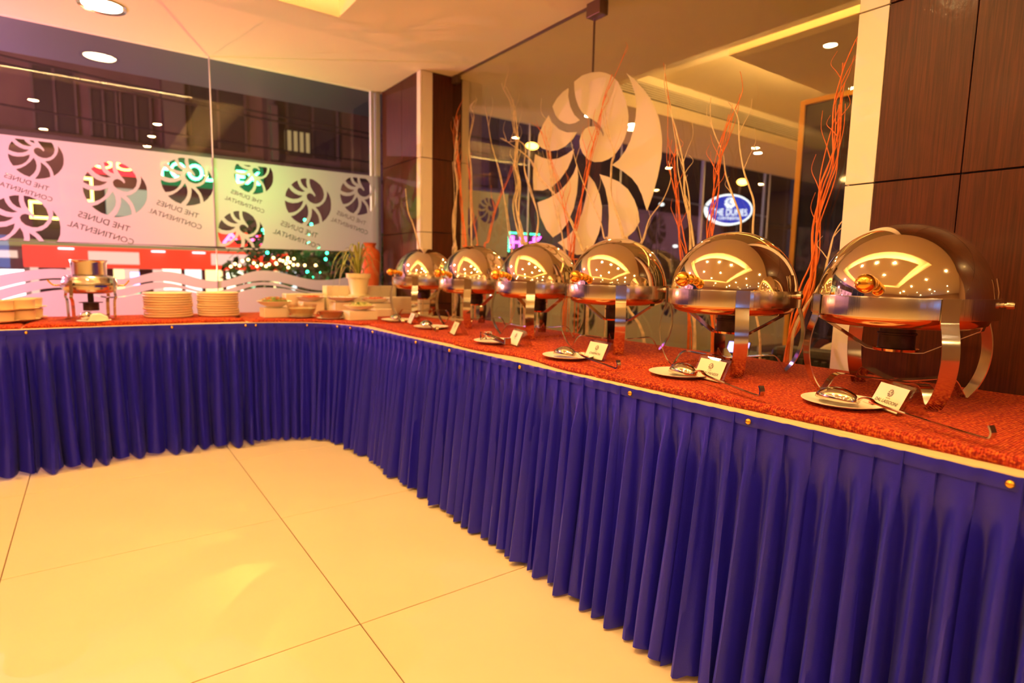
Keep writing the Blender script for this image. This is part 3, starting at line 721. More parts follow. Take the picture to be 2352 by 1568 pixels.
# ================================================================== CHAFING DISHES
def dome_prof():
    P = []
    for i in range(0, 25):
        a = PI/2*i/24; P.append((max(.0001, .2095*math.sin(a)**.98), .268+.214*math.cos(a)))
    P = P[::-1]
    P = [(.2095, .262)]+P
    return P
def chafer():
    t = thing('chafing_dish', 'x', 'chafing dish')
    b = MB(); b.lathe(dome_prof(), 72); b.build('lid', 'steel_mirror', t, smooth=60)
    b = MB(); b.lathe([(.213, .230), (.2135, .283), (.2205, .283), (.2212, .279), (.2212, .232), (.2205, .229), (.213, .230)], 80); b.build('rim_band', 'steel_brushed', t, smooth=35)
    b = MB(); b.lathe([(.2128, .262), (.204, .252), (.203, .225), (.198, .212), (.180, .202), (.12, .197), (.0001, .196)], 64); b.build('water_pan', 'copper_pan', t, smooth=60)
    # three ball handle towards the guests (-X)
    b = MB(); pr = [(.0001, -.200)]
    def ball(cx, r, a0=0.25, a1=2.89, n=10): return [(r*math.sin(a0+(a1-a0)*i/n), cx+r*math.cos(a0+(a1-a0)*i/n)) for i in range(n+1)]
    prof = [(.0001, -.2845)]+[(r, z) for r, z in [(x[0], x[1]) for x in ball(-.262, .0245, .12, 2.75)][::-1]]
    prof += ball(-.226, .0170, .35, 2.75)[::-1]+ball(-.203, .0125, .35, 2.6)[::-1]+[(.006, -.186)]
    b.lathe(prof, 28, (0.004, 0, .316), axis='x'); b.build('handle', 'brass_ball', t, smooth=70)
    prof = [(.2232, .283), (.2232, .231), (.2265, .214), (.236, .18), (.2405, .145), (.2395, .110), (.231, .070), (.214, .032), (.192, .0025)]
    cr_ = cat_rom([(r, 0, z) for r, z in prof], 4)
    for k in range(4):
        a = PI/4+k*PI/2; e = Vector((math.cos(a), math.sin(a), 0)); wd = (-math.sin(a), math.cos(a), 0)
        b = MB(); b.strap([e*p.x+Vector((0, 0, p.z)) for p in cr_], wd, .042, .003); b.build('leg', 'steel_strap', t, smooth=30)
        br = cat_rom([(.190, 0, .0025), (.180, 0, .020), (.166, 0, .044), (.152, 0, .055), (.132, 0, .056), (.09, 0, .050), (.008, 0, .043)], 4)
        b = MB(); b.strap([e*p.x+Vector((0, 0, p.z)) for p in br], wd, .032, .0025); b.build('foot_brace', 'steel_strap', t, smooth=30)
    b = MB()
    b.strap([(0, y, z) for y, z in ((-.198, .228), (-.190, .200), (-.072, .130), (-.05, .127), (.05, .127), (.072, .130), (.190, .200), (.198, .228))], (1, 0, 0), .030, .0025)
    b.build('burner_bracket', 'steel_strap', t, smooth=30)
    b = MB(); b.lathe([(.0001, .129), (.056, .129), (.058, .136), (.056, .136), (.054, .131), (.0001, .131)], 30); b.build('burner_tray', 'copper_pan', t, smooth=40)
    for s in (-1, 1):
        b = MB(); b.lathe([(.0001, .2), (.007, .2), (.007, .224), (.006, .225), (.006, .229), (.010, .230), (.010, .243), (.008, .246), (.0001, .246)], 18, (0.02, 0, .268), axis='y')
        o = b.build('pivot_pin', 'steel_strap', t, smooth=40)
        if s < 0: o.rotation_euler = (0, 0, PI); o.location = (.04, 0, 0)
        b = MB(); b.strap([(.02, .2125*s, .262), (.02, .2125*s, .30), (.02, .205*s, .335)], (1, 0, 0), .02, .0025); b.build('hinge_plate', 'steel_strap', t)
    return t
def fuel_can():
    t = thing('fuel_can', 'x', 'burner can')
    b = MB(); b.lathe([(.0001, 0), (.046, 0), (.047, .004), (.045, .006), (.045, .042), (.048, .044), (.048, .048), (.044, .049), (.043, .062), (.0001, .062)], 30); b.build('can_body', 'burnt_metal', t, smooth=40)
    b = MB(); b.lathe([(.0001, .064), (.050, .064), (.051, .067), (.0001, .067)], 30, (-.012, .062, 0)); b.box(-.006, .006, .0, .03, .062, .065); b.build('swivel_lid', 'burnt_metal', t, smooth=40)
    return t
C0 = chafer(); F0 = fuel_can()
DISH = [(1.84, .69), (1.83, 1.215), (1.86, 1.80), (1.87, 2.37), (1.875, 2.98), (1.90, 3.70)]
DL = ['largest chafing dish, nearest the camera, round mirror lid before the dark wood pillar',
      'second chafing dish from the camera, round mirror lid, in front of the gold framed panel',
      'third chafing dish from the camera, round mirror lid below the white shell emblem',
      'fourth chafing dish from the camera, lid partly hidden by the third dish',
      'fifth chafing dish from the camera, between the orange twigs and the fourth dish',
      'farthest chafing dish, smallest in view, beside the terracotta jars and spider plant']
ORD = ['nearest', 'second', 'third', 'fourth', 'fifth', 'farthest']
for k, (x, y) in enumerate(DISH):
    if k == 0: C0.location = (x, y, ZR); C0.rotation_euler.z = .06; C0['label'] = DL[0]; C0['group'] = 'chafing dishes on the long table'; F0.location = (x, y, ZR+.1315); F0['label'] = 'blackened fuel can under the nearest chafing dish'; F0['group'] = 'fuel cans under the chafing dishes'
    else:
        dup(C0, (x, y, ZR if k > 1 else ZR), (.03, -.05, .06, -.03, .02, .04)[k], DL[k], 'chafing dishes on the long table')
        dup(F0, (x, y, ZR+.1315), (.4, .2, -.5, .9, -.2, .5)[k], 'blackened fuel can under the %s chafing dish%s' % (ORD[k], '' if k == 5 else ' from the camera'), 'fuel cans under the chafing dishes')
# ------------------------------------------------------------------ plates and servers
def plate_prof(r, h): return [(.0001, 0), (r*.62, 0), (r*.66, .002), (r*.93, h*.72), (r, h*.9), (r*1.0, h), (r*.97, h*1.0), (r*.9, h*.82), (r*.66, .0055), (.0001, .005)]
def serving_plate(x, y, label, emb=True, r=.100):
    t = thing('serving_plate', label, 'plate', (x, y, ZR-.001), 0, 'round plates in front of the chafing dishes')
    b = MB(); b.lathe(plate_prof(r, .013), 56); b.build('plate_body', 'porcelain', t, smooth=60)
    if emb:
        b = MB(); b.lathe([(.0001, .0095), (.011, .0095), (.011, .0105), (.0001, .0105)], 20, (.045, -.055, 0)); b.build('emblem', 'red_enamel', t)
    return t
def spoon(bx, by, ex, ey, label, L=.35, hook=True):
    """big serving spoon lying face down: bowl at (bx,by), handle end at (ex,ey)"""
    d = Vector((ex-bx, ey-by, 0)); an = math.atan2(d.y, d.x); L = min(max(d.length, .26), .37)
    t = thing('serving_spoon', label, 'spoon', (bx, by, ZR+.013), an, 'serving spoons on the plates')
    b = MB(); n = 14; m_ = 10; P = []
    for i in range(m_+1):
        u = -1+2*i/m_; row = []
        hw = .038*math.sqrt(max(0.0, 1-u*u))*(1 - .18*u)
        for j in range(n+1):
            v = -1+2*j/n; row.append((u*.062, v*hw, .004+.031*math.sqrt(max(0, 1-u*u))*(1-v*v)**.6))
        P.append(row)
    b.grid(P); o = b.build('spoon_bowl', 'steel_strap', t, smooth=80)
    sm = o.modifiers.new('t', 'SOLIDIFY'); sm.thickness = .0015
    pts = cat_rom([(.058, 0, .008), (.072, 0, .022), (.095, 0, .024), (.13, 0, .014), (L-.06, 0, .003), (L-.01, 0, .002)], 5)
    b = MB(); b.strap(pts, (0, 1, 0), .010, .003); b.build('spoon_handle', 'steel_strap', t, smooth=40)
    pts = cat_rom([(L-.012, 0, .002), (L, 0, .004), (L+.004, 0, .016), (L-.002, 0, .030)], 5)
    b = MB(); b.strap(pts, (0, 1, 0), .015, .0035); b.build('hook_end', 'steel_strap', t, smooth=40)
    return t
PL = [(1.585, .705), (1.565, 1.215), (1.50, 1.70), (1.52, 2.24), (1.575, 2.98), (1.60, 3.50)]
for k, (x, y) in enumerate(PL):
    serving_plate(x, y, 'round white plate holding %s in front of the %s chafing dish' % ('flat tongs' if k == 3 else 'a spoon', ORD[k]), k != 3)
SPN = [(1.556, .705, 1.432, .345), (1.535, 1.175, 1.415, .835), (1.47, 1.68, 1.41, 1.345), None, (1.54, 2.97, 1.43, 2.64), (1.575, 3.46, 1.47, 3.13)]
for k, q in enumerate(SPN):
    if q: spoon(*q, 'steel serving spoon lying face down on the %s plate of the long table' % ORD[k])
t = thing('serving_tongs', 'flat steel tongs with a cut-out head on the fourth plate', 'tongs', (1.47, 2.22, ZR+.014), math.atan2(-.24, -.02))
b = MB(); b.strap([(-.02, 0, .004), (.06, 0, .012), (.17, 0, .004)], (0, 1, 0), .030, .002); b.strap([(-.02, 0, .030), (.06, 0, .022), (.17, 0, .006)], (0, 1, 0), .028, .002); b.build('arm', 'steel_strap', t)
b = MB()
b.box(-.026, -.022, -.03, .03, .0, .003); b.box(-.026, -.022, -.03, .03, .036, .039); b.box(-.026, -.022, -.03, -.026, 0, .039); b.box(-.026, -.022, .026, .03, 0, .039)
b.box(-.026, -.022, -.003, .003, 0, .039); b.strap([(-.024, -.028, .036), (-.024, 0, .022), (-.024, .028, .036)], (1, 0, 0), .004, .003); b.strap([(-.024, -.028, .003), (-.024, 0, .017), (-.024, .028, .003)], (1, 0, 0), .004, .003)
b.build('cut_out_head', 'steel_strap', t)
b = MB(); b.box(.168, .176, -.016, .016, .0, .03); b.build('end_cap', 'steel_strap', t, bevel=.002)
# ------------------------------------------------------------------ menu card holders
def card_holder(cx, cy, rz, name_txt, label, W=.112, blur=False):
    """tent of clear acrylic, open side down; local x = width, front faces -y"""
    t = thing('menu_card_holder', label, 'menu card', (cx, cy, ZR-.002), rz, 'menu cards in front of the chafing dishes')
    tilt = .55; H = .066; hx = W/2+.012
    b = MB()
    b.strap([(0, -.034, .001), (0, -.002, .070), (0, .002, .071), (0, .034, .001)], (1, 0, 0), hx*2, .0018)
    b.strap([(0, -.046, .008), (0, -.043, .001), (0, -.033, .0012)], (1, 0, 0), hx*2, .0018)
    b.build('acrylic_stand', 'acrylic', t, smooth=20)
    a = math.atan2(.069, .032); u = Vector((1, 0, 0)); v = Vector((0, math.cos(a), math.sin(a)))
    n = u.cross(v); O = Vector((0, -.0375, .004))
    b = MB(); b.prism([(-W/2, 0), (W/2, 0), (W/2, H), (-W/2, H)], O, u, v, .0005); c = b.build('paper_card', 'paper', t)
    zt_ = O+n*.0010
    if name_txt:
        pl = text_splines(name_txt, height=.0088)
        wd = max(p[0] for q in pl for p in q)*2; sc = min(1, W*.84/wd)*1.0
        pl = [[(x*sc+ y*.25, y+.021) for x, y in q] for q in pl]
        flat_fill('dish_name', pl, zt_, u, v, 'ink', c, .0001)
    pl = shell_petals(0, .045, .0105, rot=0); flat_fill('shell_emblem', pl, zt_, u, v, 'ink_grey', c, .0001)
    pl = [[(x, y+.0305) for x, y in q] for q in text_splines('THE DUNES', width=.017)]; flat_fill('small_print', pl, zt_, u, v, 'ink_grey', c, .0001)
    return t
CARDS = [[1.6358, 0.597, -2.2004], [1.6053, 1.1076, -1.7678], [1.5977, 1.6186, -1.6947], [1.5742, 2.1177, -1.8119], [1.5575, 2.635, -1.8842], [1.6322, 3.3034, -1.8215]]
NT = ['DAL LASSOONI', 'KADAI PANEER', 'CHAPPATHI', None, None, None]
for k, (cx, cy, rz) in enumerate(CARDS):
    card_holder(cx, cy, rz, NT[k], ('white menu card printed %s in a clear stand' % NT[k]) if NT[k] else 'blurred white menu card in a clear stand before the %s chafing dish' % ORD[k])
# ================================================================== DRIED TWIGS
TW = [["twig_orange", 7, 0.035, 0.0045, [[3.7746, 1.1876], [3.7834, 1.3166], [3.8078, 1.6055], [3.869, 1.834], [3.9119, 2.0934], [3.9019, 2.2642], [3.822, 2.3618]], 2.274], ["twig_natural", 6, 0.03, 0.0055, [[3.8754, 1.1874], [3.877, 1.2856], [3.9068, 1.5145], [3.8649, 1.7357], [3.9003, 1.9304], [3.8584, 2.1121], [3.8602, 2.221]], 2.25], ["twig_natural", 2, 0.012, 0.006, [[3.6697, 1.1872], [3.6785, 1.3137], [3.7028, 1.597], [3.6834, 1.8114], [3.724, 2.0315], [3.6802, 2.2052], [3.7294, 2.2904], [3.6421, 2.3224]], 2.274], ["twig_orange", 3, 0.02, 0.0025, [[3.5835, 1.1862], [3.5688, 1.3095], [3.6273, 1.5583], [3.6742, 1.8077], [3.6656, 1.9583]], 2.25], ["twig_orange", 4, 0.02, 0.0035, [[3.5055, 1.1865], [3.4532, 1.3315], [3.3615, 1.5402], [3.2629, 1.7037], [3.1916, 1.8073], [3.1425, 1.9238]], 2.274], ["twig_natural", 8, 0.03, 0.0055, [[2.9943, 1.1837], [3.0216, 1.2942], [3.0584, 1.4058], [3.0964, 1.5459], [3.0822, 1.6814], [3.1241, 1.7954], [3.0909, 1.9257], [3.1126, 2.0099], [3.1545, 2.1253], [3.196, 2.2148], [3.2728, 2.3135], [3.2838, 2.3434]], 2.25], ["twig_natural", 2, 0.01, 0.005, [[3.1658, 1.1851], [3.1895, 1.3], [3.2473, 1.5316], [3.3316, 1.7687], [3.416, 1.9529], [3.4742, 2.1072], [3.4984, 2.1986]], 2.274], ["twig_natural", 2, 0.015, 0.0045, [[2.8542, 1.1564], [2.8772, 1.2955], [2.8487, 1.4475], [2.9336, 1.6123], [3.0204, 1.7683], [3.0157, 1.8871], [3.0916, 1.9473], [3.1972, 1.9566], [3.2882, 1.9967]], 2.25], ["twig_natural", 2, 0.012, 0.0055, [[2.4263, 1.1577], [2.4809, 1.2435], [2.5854, 1.4077], [2.7295, 1.5691], [2.8801, 1.6877], [2.9722, 1.8045], [3.0747, 1.8727], [3.231, 1.9573], [3.3181, 2.0025]], 2.274], ["twig_natural", 3, 0.02, 0.004, [[2.5656, 1.0817], [2.601, 1.1821], [2.6559, 1.3598], [2.7014, 1.4887], [2.7392, 1.6184], [2.7692, 1.7482], [2.7993, 1.8786], [2.7789, 1.9752], [2.8612, 2.0662], [2.8564, 2.1532]], 2.25], ["twig_orange", 5, 0.028, 0.004, [[2.6162, 1.0809], [2.5759, 1.2077], [2.534, 1.4292], [2.4756, 1.6409], [2.4439, 1.7779], [2.3913, 1.8847], [2.343, 2.033], [2.2855, 2.1516], [2.2632, 2.1999], [2.2215, 2.2738]], 2.274], ["twig_orange", 4, 0.03, 0.0022, [[2.4943, 1.0831], [2.5374, 1.2066], [2.5972, 1.4315], [2.683, 1.6126], [2.7725, 1.8241], [2.8485, 1.9627], [2.9499, 2.0325]], 2.25], ["twig_natural", 1, 0.0, 0.005, [[2.2805, 1.1814], [2.3206, 1.3108], [2.36, 1.4182], [2.4459, 1.5428], [2.5323, 1.6955], [2.5821, 1.8107], [2.6078, 1.88]], 2.274], ["twig_natural", 2, 0.012, 0.0055, [[2.1271, 1.1801], [2.1525, 1.3034], [2.1892, 1.4057], [2.2397, 1.5216], [2.2579, 1.6801], [2.2457, 1.7449], [2.3032, 1.8652], [2.3301, 2.0037], [2.305, 2.0752]], 2.25], ["twig_natural", 2, 0.01, 0.0055, [[1.9923, 0.7394], [2.1244, 0.9543], [2.1814, 1.1353], [2.0418, 1.2722], [2.0029, 1.3849], [1.9261, 1.474], [1.8927, 1.5734], [1.9112, 1.6572]], 2.274], ["twig_natural", 3, 0.02, 0.007, [[1.6758, 0.7779], [1.6917, 0.9789], [1.7052, 1.1783], [1.7327, 1.3373], [1.7663, 1.4777], [1.7964, 1.5991], [1.8217, 1.6812], [1.8497, 1.8038], [1.8817, 1.9084], [1.9194, 2.0152], [1.9323, 2.0971]], 2.25], ["twig_orange", 5, 0.025, 0.004, [[1.7205, 0.7712], [1.7441, 0.9756], [1.7726, 1.1792], [1.8058, 1.302], [1.829, 1.4251], [1.8524, 1.5486], [1.8797, 1.6529], [1.8888, 1.7548], [1.9254, 1.9618], [1.9509, 2.117]], 2.274], ["twig_orange", 6, 0.028, 0.0042, [[1.5667, 0.7907], [1.6142, 1.081], [1.624, 1.2551], [1.6207, 1.3696], [1.604, 1.4814], [1.5964, 1.5921], [1.5643, 1.7151], [1.5411, 1.8004], [1.5218, 1.8758], [1.5299, 1.9303], [1.5387, 1.9675]], 2.25], ["twig_natural", 1, 0.0, 0.0065, [[1.4178, 0.75], [1.4631, 1.0851], [1.4871, 1.2985], [1.4939, 1.3633], [1.5386, 1.4588], [1.5821, 1.556], [1.5997, 1.6511], [1.6451, 1.7327], [1.6709, 1.812], [1.6722, 1.8959]], 2.274], ["twig_natural", 1, 0.0, 0.0065, [[1.3433, 0.7619], [1.3806, 0.9964], [1.416, 1.2852], [1.4214, 1.4104], [1.4467, 1.4837], [1.4804, 1.5588], [1.5047, 1.6693], [1.5113, 1.7591], [1.5312, 1.8073], [1.5655, 1.8501]], 2.25], ["twig_orange", 9, 0.03, 0.0058, [[1.2421, 0.747], [1.2117, 0.936], [1.1843, 1.0753], [1.1652, 1.1767], [1.1558, 1.309], [1.143, 1.4545], [1.1333, 1.5334], [1.123, 1.6579], [1.1118, 1.7489], [1.1026, 1.8235], [1.0982, 1.8981], [1.0891, 1.9332]], 2.274], ["twig_natural", 2, 0.02, 0.0055, [[1.2165, 0.7527], [1.1851, 0.939], [1.1019, 1.0942], [1.0932, 1.1838], [1.0886, 1.2642], [1.0721, 1.3112], [1.0539, 1.3337]], 2.25]]
TWL = ["orange dried twigs, leftmost bundle, rising before the dark corner pillar", "natural dried twigs, leftmost bundle, curling before the dark corner pillar", "pair of pale twigs beside the pale pillar edge left of the glass", "short thin orange twigs just right of the corner pillar", "orange twigs leaning right above the fifth chafing dish", "thickest cluster of natural twigs above the magenta neon sign", "two natural twigs curving left from the fifth chafing dish lid", "natural twig hooking left below the thick cluster", "long natural twig slanting down across the white shell emblem", "slender natural twigs in front of the left petals of the emblem", "orange twigs crossing the centre of the white shell emblem", "very thin orange twigs fanning left of the emblem centre", "natural twig curving up over the lower left emblem petals", "pair of natural twigs over the lower emblem petals", "natural twig bowing right beyond the emblem edge", "tall natural twigs right of the emblem before the lounge ceiling", "orange twigs right of the emblem, mixed with tall natural ones", "orange twigs rising left of the oval blue sign", "natural twig bending across the oval blue sign", "natural twig rising right of the oval blue sign", "largest orange twig bundle before the gold framed panel, right end", "short natural twigs beside the near pillar white strip"]
rnd = random.Random(77)
for k, (col, n, spread, r0, pts, xx) in enumerate(TW):
    t = thing('dried_twig_bundle', TWL[k], 'twigs', (xx, pts[0][0], 0), 0, 'tall dried twigs behind the buffet')
    lo = pts[0]
    for s in range(n):
        ph = rnd.uniform(0, 6.28); ph2 = rnd.uniform(0, 6.28); fr = rnd.uniform(9, 15); off = rnd.uniform(-1, 1)
        top = int(len(pts)*(1 if s == 0 else rnd.uniform(.72, 1.0)))
        pp = pts[:max(top, 4)]
        base = [(pts[0][0]-xx*0, 0.0)]
        P = []
        for i, (y, z) in enumerate([(pts[0][0]+off*.012, 0.004)]+pp):
            g_ = min(1, max(0, z-.5)/.5)
            dy = spread*(off*.6*g_+.55*math.sin(z*fr+ph)*g_*(1 if n > 1 else 0)); dx = .006*math.sin(z*7+ph2)
            P.append((dx+rnd.uniform(-.002, .002), y+dy-pts[0][0], z))
        Q = cat_rom(P, 5); R = [max(.0011, r0*(1-.75*i/len(Q))*(1 if s == 0 or n < 3 else .75)) for i in range(len(Q))]
        b = MB(); b.tube(Q, R, 6); b.build('twig', col, t, smooth=80)
        if s % 2 == 0 and len(Q) > 20:        # fine side shoots
            for w_ in range(2):
                i0 = rnd.randint(len(Q)//2, len(Q)-5); q = Q[i0]; sg = rnd.choice((-1, 1)); L = rnd.uniform(.08, .2)
                pp2 = [q, q+Vector((.0, sg*.02, L*.3)), q+Vector((.002, sg*.045, L*.65)), q+Vector((-.002, sg*.04+rnd.uniform(-.02, .02), L))]
                b = MB(); b.tube(cat_rom(pp2, 4), [max(.0008, .0022*(1-i/14)) for i in range(13)], 5); b.build('side_shoot', col, t, smooth=80)

# ================================================================== LEFT TABLE
Z0 = ZR-.002
# plate stacks ---------------------------------------------------------------
def stack_plate(r):
    t = thing('dinner_plate', 'x', 'plate')
    b = MB(); b.lathe([(.0001, 0), (r*.90, 0), (r*.96, .0022), (r*.992, .006), (r, .0105), (r*.998, .0138), (r*.985, .0156), (r*.95, .0152), (r*.80, .0075), (.0001, .006)], 56); b.build('plate_body', 'porcelain_rim', t, smooth=50)
    return t
ORDN = ['lowest', 'second', 'third', 'fourth', 'fifth', 'sixth', 'seventh', 'eighth', 'ninth', 'tenth', 'topmost']
pA = stack_plate(.140); pB = stack_plate(.128)
rnd = random.Random(5)
for (p, cx, cy, nm, n) in ((pA, .395, 4.36, 'wide left', 10), (pB, .690, 4.37, 'narrower right', 10)):
    for k in range(n):
        lab = '%s cream plate of the %s stack' % (ORDN[k]+(' from the bottom' if 0 < k < n-1 else ''), nm)
        if k == n-1: lab = 'topmost cream plate of the %s stack' % nm
        loc = (cx+rnd.uniform(-.003, .003), cy+rnd.uniform(-.003, .003), Z0+.0158*k)
        if k == 0: o = p; o.location = loc; o['label'] = lab; o['group'] = 'plates in the %s stack' % nm
        else: dup(p, loc, 0, lab, 'plates in the %s stack' % nm)
# soup bowls on saucers at the far left --------------------------------------
def soup_bowl():
    t = thing('soup_bowl', 'x', 'bowl')
    b = MB(); b.lathe([(.0001, 0), (.060, 0), (.062, .006), (.066, .05), (.068, .056), (.065, .057), (.060, .012), (.0001, .008)], 40); b.build('bowl_body', 'porcelain_rim', t, smooth=50); return t
def saucer():
    t = thing('saucer', 'x', 'saucer')
    b = MB(); b.lathe([(.0001, 0), (.05, 0), (.055, .004), (.085, .012), (.086, .0145), (.055, .008), (.0001, .006)], 40); b.build('saucer_body', 'porcelain_rim', t, smooth=50); return t
sb = soup_bowl(); sa = saucer(); first = True
for (cx, cy, nm) in ((-.42, 4.20, 'left'), (-.335, 4.30, 'middle'), (-.31, 4.46, 'rear')):
    for lv in range(2):
        z = Z0+lv*.0615
        a = (cx, cy, z); c = (cx, cy, z+.0055)
        l1 = '%s saucer of the %s soup bowl pile' % (('lower', 'upper')[lv], nm); l2 = '%s soup bowl of the %s pile at the far left' % (('lower', 'upper')[lv], nm)
        if first: sa.location = a; sa['label'] = l1; sa['group'] = 'saucers at the far left'; sb.location = c; sb['label'] = l2; sb['group'] = 'soup bowls at the far left'; first = False
        else: dup(sa, a, 0, l1, 'saucers at the far left'); dup(sb, c, 0, l2, 'soup bowls at the far left')
# soup warmer ---------------------------------------------------------------
t = thing('soup_warmer', 'round steel soup warmer with a tall pot on a four-legged stand', 'soup warmer', (-.010, 4.29, Z0))
b = MB(); b.lathe([(.0001, .155), (.105, .158), (.125, .168), (.134, .185), (.134, .205), (.139, .212), (.139, .222), (.132, .228), (.131, .245), (.122, .258), (.098, .262), (.0001, .262)], 56); b.build('warmer_body', 'steel_brushed', t, smooth=50)
b = MB(); b.lathe([(.0001, .258), (.086, .258), (.087, .262), (.088, .335), (.093, .350), (.096, .352), (.092, .354), (.085, .338), (.083, .27), (.0001, .268)], 48); b.build('inner_pot', 'steel_brushed', t, smooth=50)
b = MB(); b.lathe([(.1345, .196), (.146, .196), (.147, .206), (.1395, .207)], 48); b.build('stand_ring', 'steel_strap', t, smooth=40)
for k in range(4):
    a = PI/4+k*PI/2+.15; e = Vector((math.cos(a), math.sin(a), 0)); b = MB()
    b.strap(cat_rom([e*.148+Vector((0,0,.235)), e*.148+Vector((0,0,.16)), e*.152+Vector((0,0,.135)), e*.143+Vector((0,0,.11)), e*.140+Vector((0,0,.001))], 4), (-e.y, e.x, 0), .02, .003); b.build('leg', 'steel_strap', t, smooth=30)
for s in (-1, 1):
    b = MB(); b.tube(cat_rom([(s*.139, 0, .205), (s*.165, 0, .203), (s*.18, 0, .212), (s*.197, 0, .235)], 5), .0045, 8); b.build('side_handle', 'brass_ball', t, smooth=60)
b = MB(); b.lathe([(.0001, .055), (.04, .055), (.04, .10), (.06, .101), (.06, .104), (.0001, .104)], 24); b.strap([(0, 0, .104), (0, 0, .156)], (1, 0, 0), .03, .006); b.build('burner_post', 'burnt_metal', t, smooth=40)
b = MB(); b.strap(cat_rom([(-.11, 0, .005), (-.08, 0, .02), (0, 0, .05), (.08, 0, .02), (.11, 0, .005)], 4), (0, 1, 0), .03, .003); b.build('foot_brace', 'steel_strap', t)
t = thing('ladle_plate', 'small white plate with a napkin before the soup warmer', 'plate', (.0, 4.085, Z0))
b = MB(); b.lathe(plate_prof(.082, .012), 40); b.build('plate_body', 'porcelain', t, smooth=50)
b = MB(); b.prism([(-.03, .006), (.07, .006), (.066, .03), (.03, .052), (-.01, .05)], (0, .01, 0), (1, 0, 0), (0, 0, 1), .05); b.build('folded_napkin', 'porcelain', t, bevel=.008, seg=3, smooth=60)
b = MB(); b.lathe([(.0001, .0105), (.010, .0105), (.010, .0115), (.0001, .0115)], 16, (-.002, -.062, 0)); b.build('emblem', 'red_enamel', t)
t = thing('soup_ladle', 'steel ladle resting on the small plate below the soup warmer', 'ladle', (-.035, 4.075, Z0+.012))
b = MB(); b.sphere((0, 0, .026), .031, 20, 12, sz=.8); b.build('ladle_bowl', 'steel_strap', t, smooth=80)
b = MB(); b.strap(cat_rom([(-.01, .02, .03), (-.03, .05, .02), (-.06, .08, .008), (-.1, .12, .002)], 5), (0, 0, 1), .006, .003); b.build('ladle_handle', 'steel_strap', t)
# white display boxes ----------------------------------------------------------
def riser(label, x0, x1, y0, y1, h):
    b = MB(); b.box(x0, x1, y0, y1, Z0, Z0+h); o = b.build('display_box', 'white_box', None, bevel=.002); return tag(o, label, 'display box', 'white display boxes on the corner')
riser('low white box under the mixed salad bowl at the left', .915, 1.075, 4.06, 4.20, .062)
riser('tall pale box at the back behind the salad bowls', 1.15, 1.43, 4.43, 4.54, .140)
riser('white box under the tomato bowl', 1.225, 1.375, 4.26, 4.40, .090)
riser('white box under the rice bowl in the middle', 1.40, 1.56, 4.10, 4.24, .092)
riser('long tallest white box behind the spider plant', 1.45, 2.02, 4.43, 4.53, .200)
riser('white box under the spider plant pot', 1.50, 1.80, 4.26, 4.42, .126)
riser('white box under the carrot bowl at the right', 1.60, 1.80, 4.02, 4.16, .085)
riser('small white box at the front corner under the noodle bowl', 1.345, 1.535, 3.66, 3.80, .058)
riser('plain white box at the right beside the farthest chafing dish', 1.83, 2.04, 4.10, 4.26, .122)
riser('low white block behind the noodle bowl', 1.62, 1.78, 3.90, 3.99, .050)
def bowl(label, x, y, z, r, h, fill, seed, grp='salad bowls on the white boxes', peak=.03):
    t = thing('salad_bowl', label, 'bowl', (x, y, z), 0, grp)
    b = MB(); b.lathe([(.0001, 0), (r*.35, 0), (r*.42, .004), (r*.78, h*.55), (r*.98, h*.95), (r, h), (r*.97, h*.98), (r*.76, h*.6), (r*.4, h*.25), (.0001, h*.2)], 48); b.build('bowl_body', 'porcelain', t, smooth=60)
    rr = random.Random(seed); b = MB(); n = 22; m_ = 9; P = []
    for i in range(m_+1):
        u = i/m_; row = []
        for j in range(n+1):
            a = 2*PI*j/n; q = u*r*.86; x_ = q*math.cos(a); y_ = q*math.sin(a)
            row.append((x_, y_, h*.72+peak*(1-u*u)+.007*noise.noise((x_*60, y_*60, seed))))
        P.append(row)
    b.grid(P); b.build('food_mound', fill[0], t, smooth=80)
    for c in fill[1:]:
        b = MB()
        for k in range(26):
            q = r*.75*math.sqrt(rr.random()); a = rr.uniform(0, 6.28); zc = h*.72+peak*(1-(q/r)**2)+.003; an = rr.uniform(0, 3.14); L = rr.uniform(.010, .020); L2 = L*rr.uniform(.2, .5)
            p = Vector((q*math.cos(a), q*math.sin(a), zc)); d = Vector((math.cos(an), math.sin(an), rr.uniform(-.4, .5)))*L; e = Vector((-math.sin(an), math.cos(an), .1))*L2
            b.strap([p-d*.5, p+Vector((0, 0, .003)), p+d*.5], e, L2, .002)
        o = b.build('food_pieces', c, t); o['kind'] = 'stuff'
    return t
bowl('mixed salad in a wide white bowl at the left of the corner', .995, 4.125, Z0+.0625, .112, .045, ('salad', 'carrot', 'cabbage', 'leaf_green', 'tomato'), 1, peak=.036)
bowl('sliced tomato in a shallow white bowl at the back', 1.30, 4.33, Z0+.0905, .105, .036, ('tomato', 'carrot'), 2, peak=.012)
bowl('white rice salad in a shallow bowl in the middle', 1.48, 4.17, Z0+.0925, .118, .036, ('rice', 'cabbage'), 3, peak=.014)
bowl('grated carrot in a shallow white bowl at the right', 1.70, 4.09, Z0+.0855, .112, .036, ('carrot', 'tomato'), 4, peak=.010)
bowl('pale noodle salad in a dark-edged white bowl at the front', 1.44, 3.73, Z0+.0585, .105, .034, ('cabbage', 'cabbage', 'leaf_green'), 5, peak=.026)
t = thing('saucer', 'white saucer under the clear glass bowl of curd', 'saucer', (1.14, 4.00, Z0)); b = MB(); b.lathe(plate_prof(.088, .012), 40); b.build('saucer_body', 'porcelain', t, smooth=50)
t = thing('glass_bowl', 'clear glass bowl of creamy curd salad on a saucer', 'bowl', (1.14, 4.00, Z0+.0065))
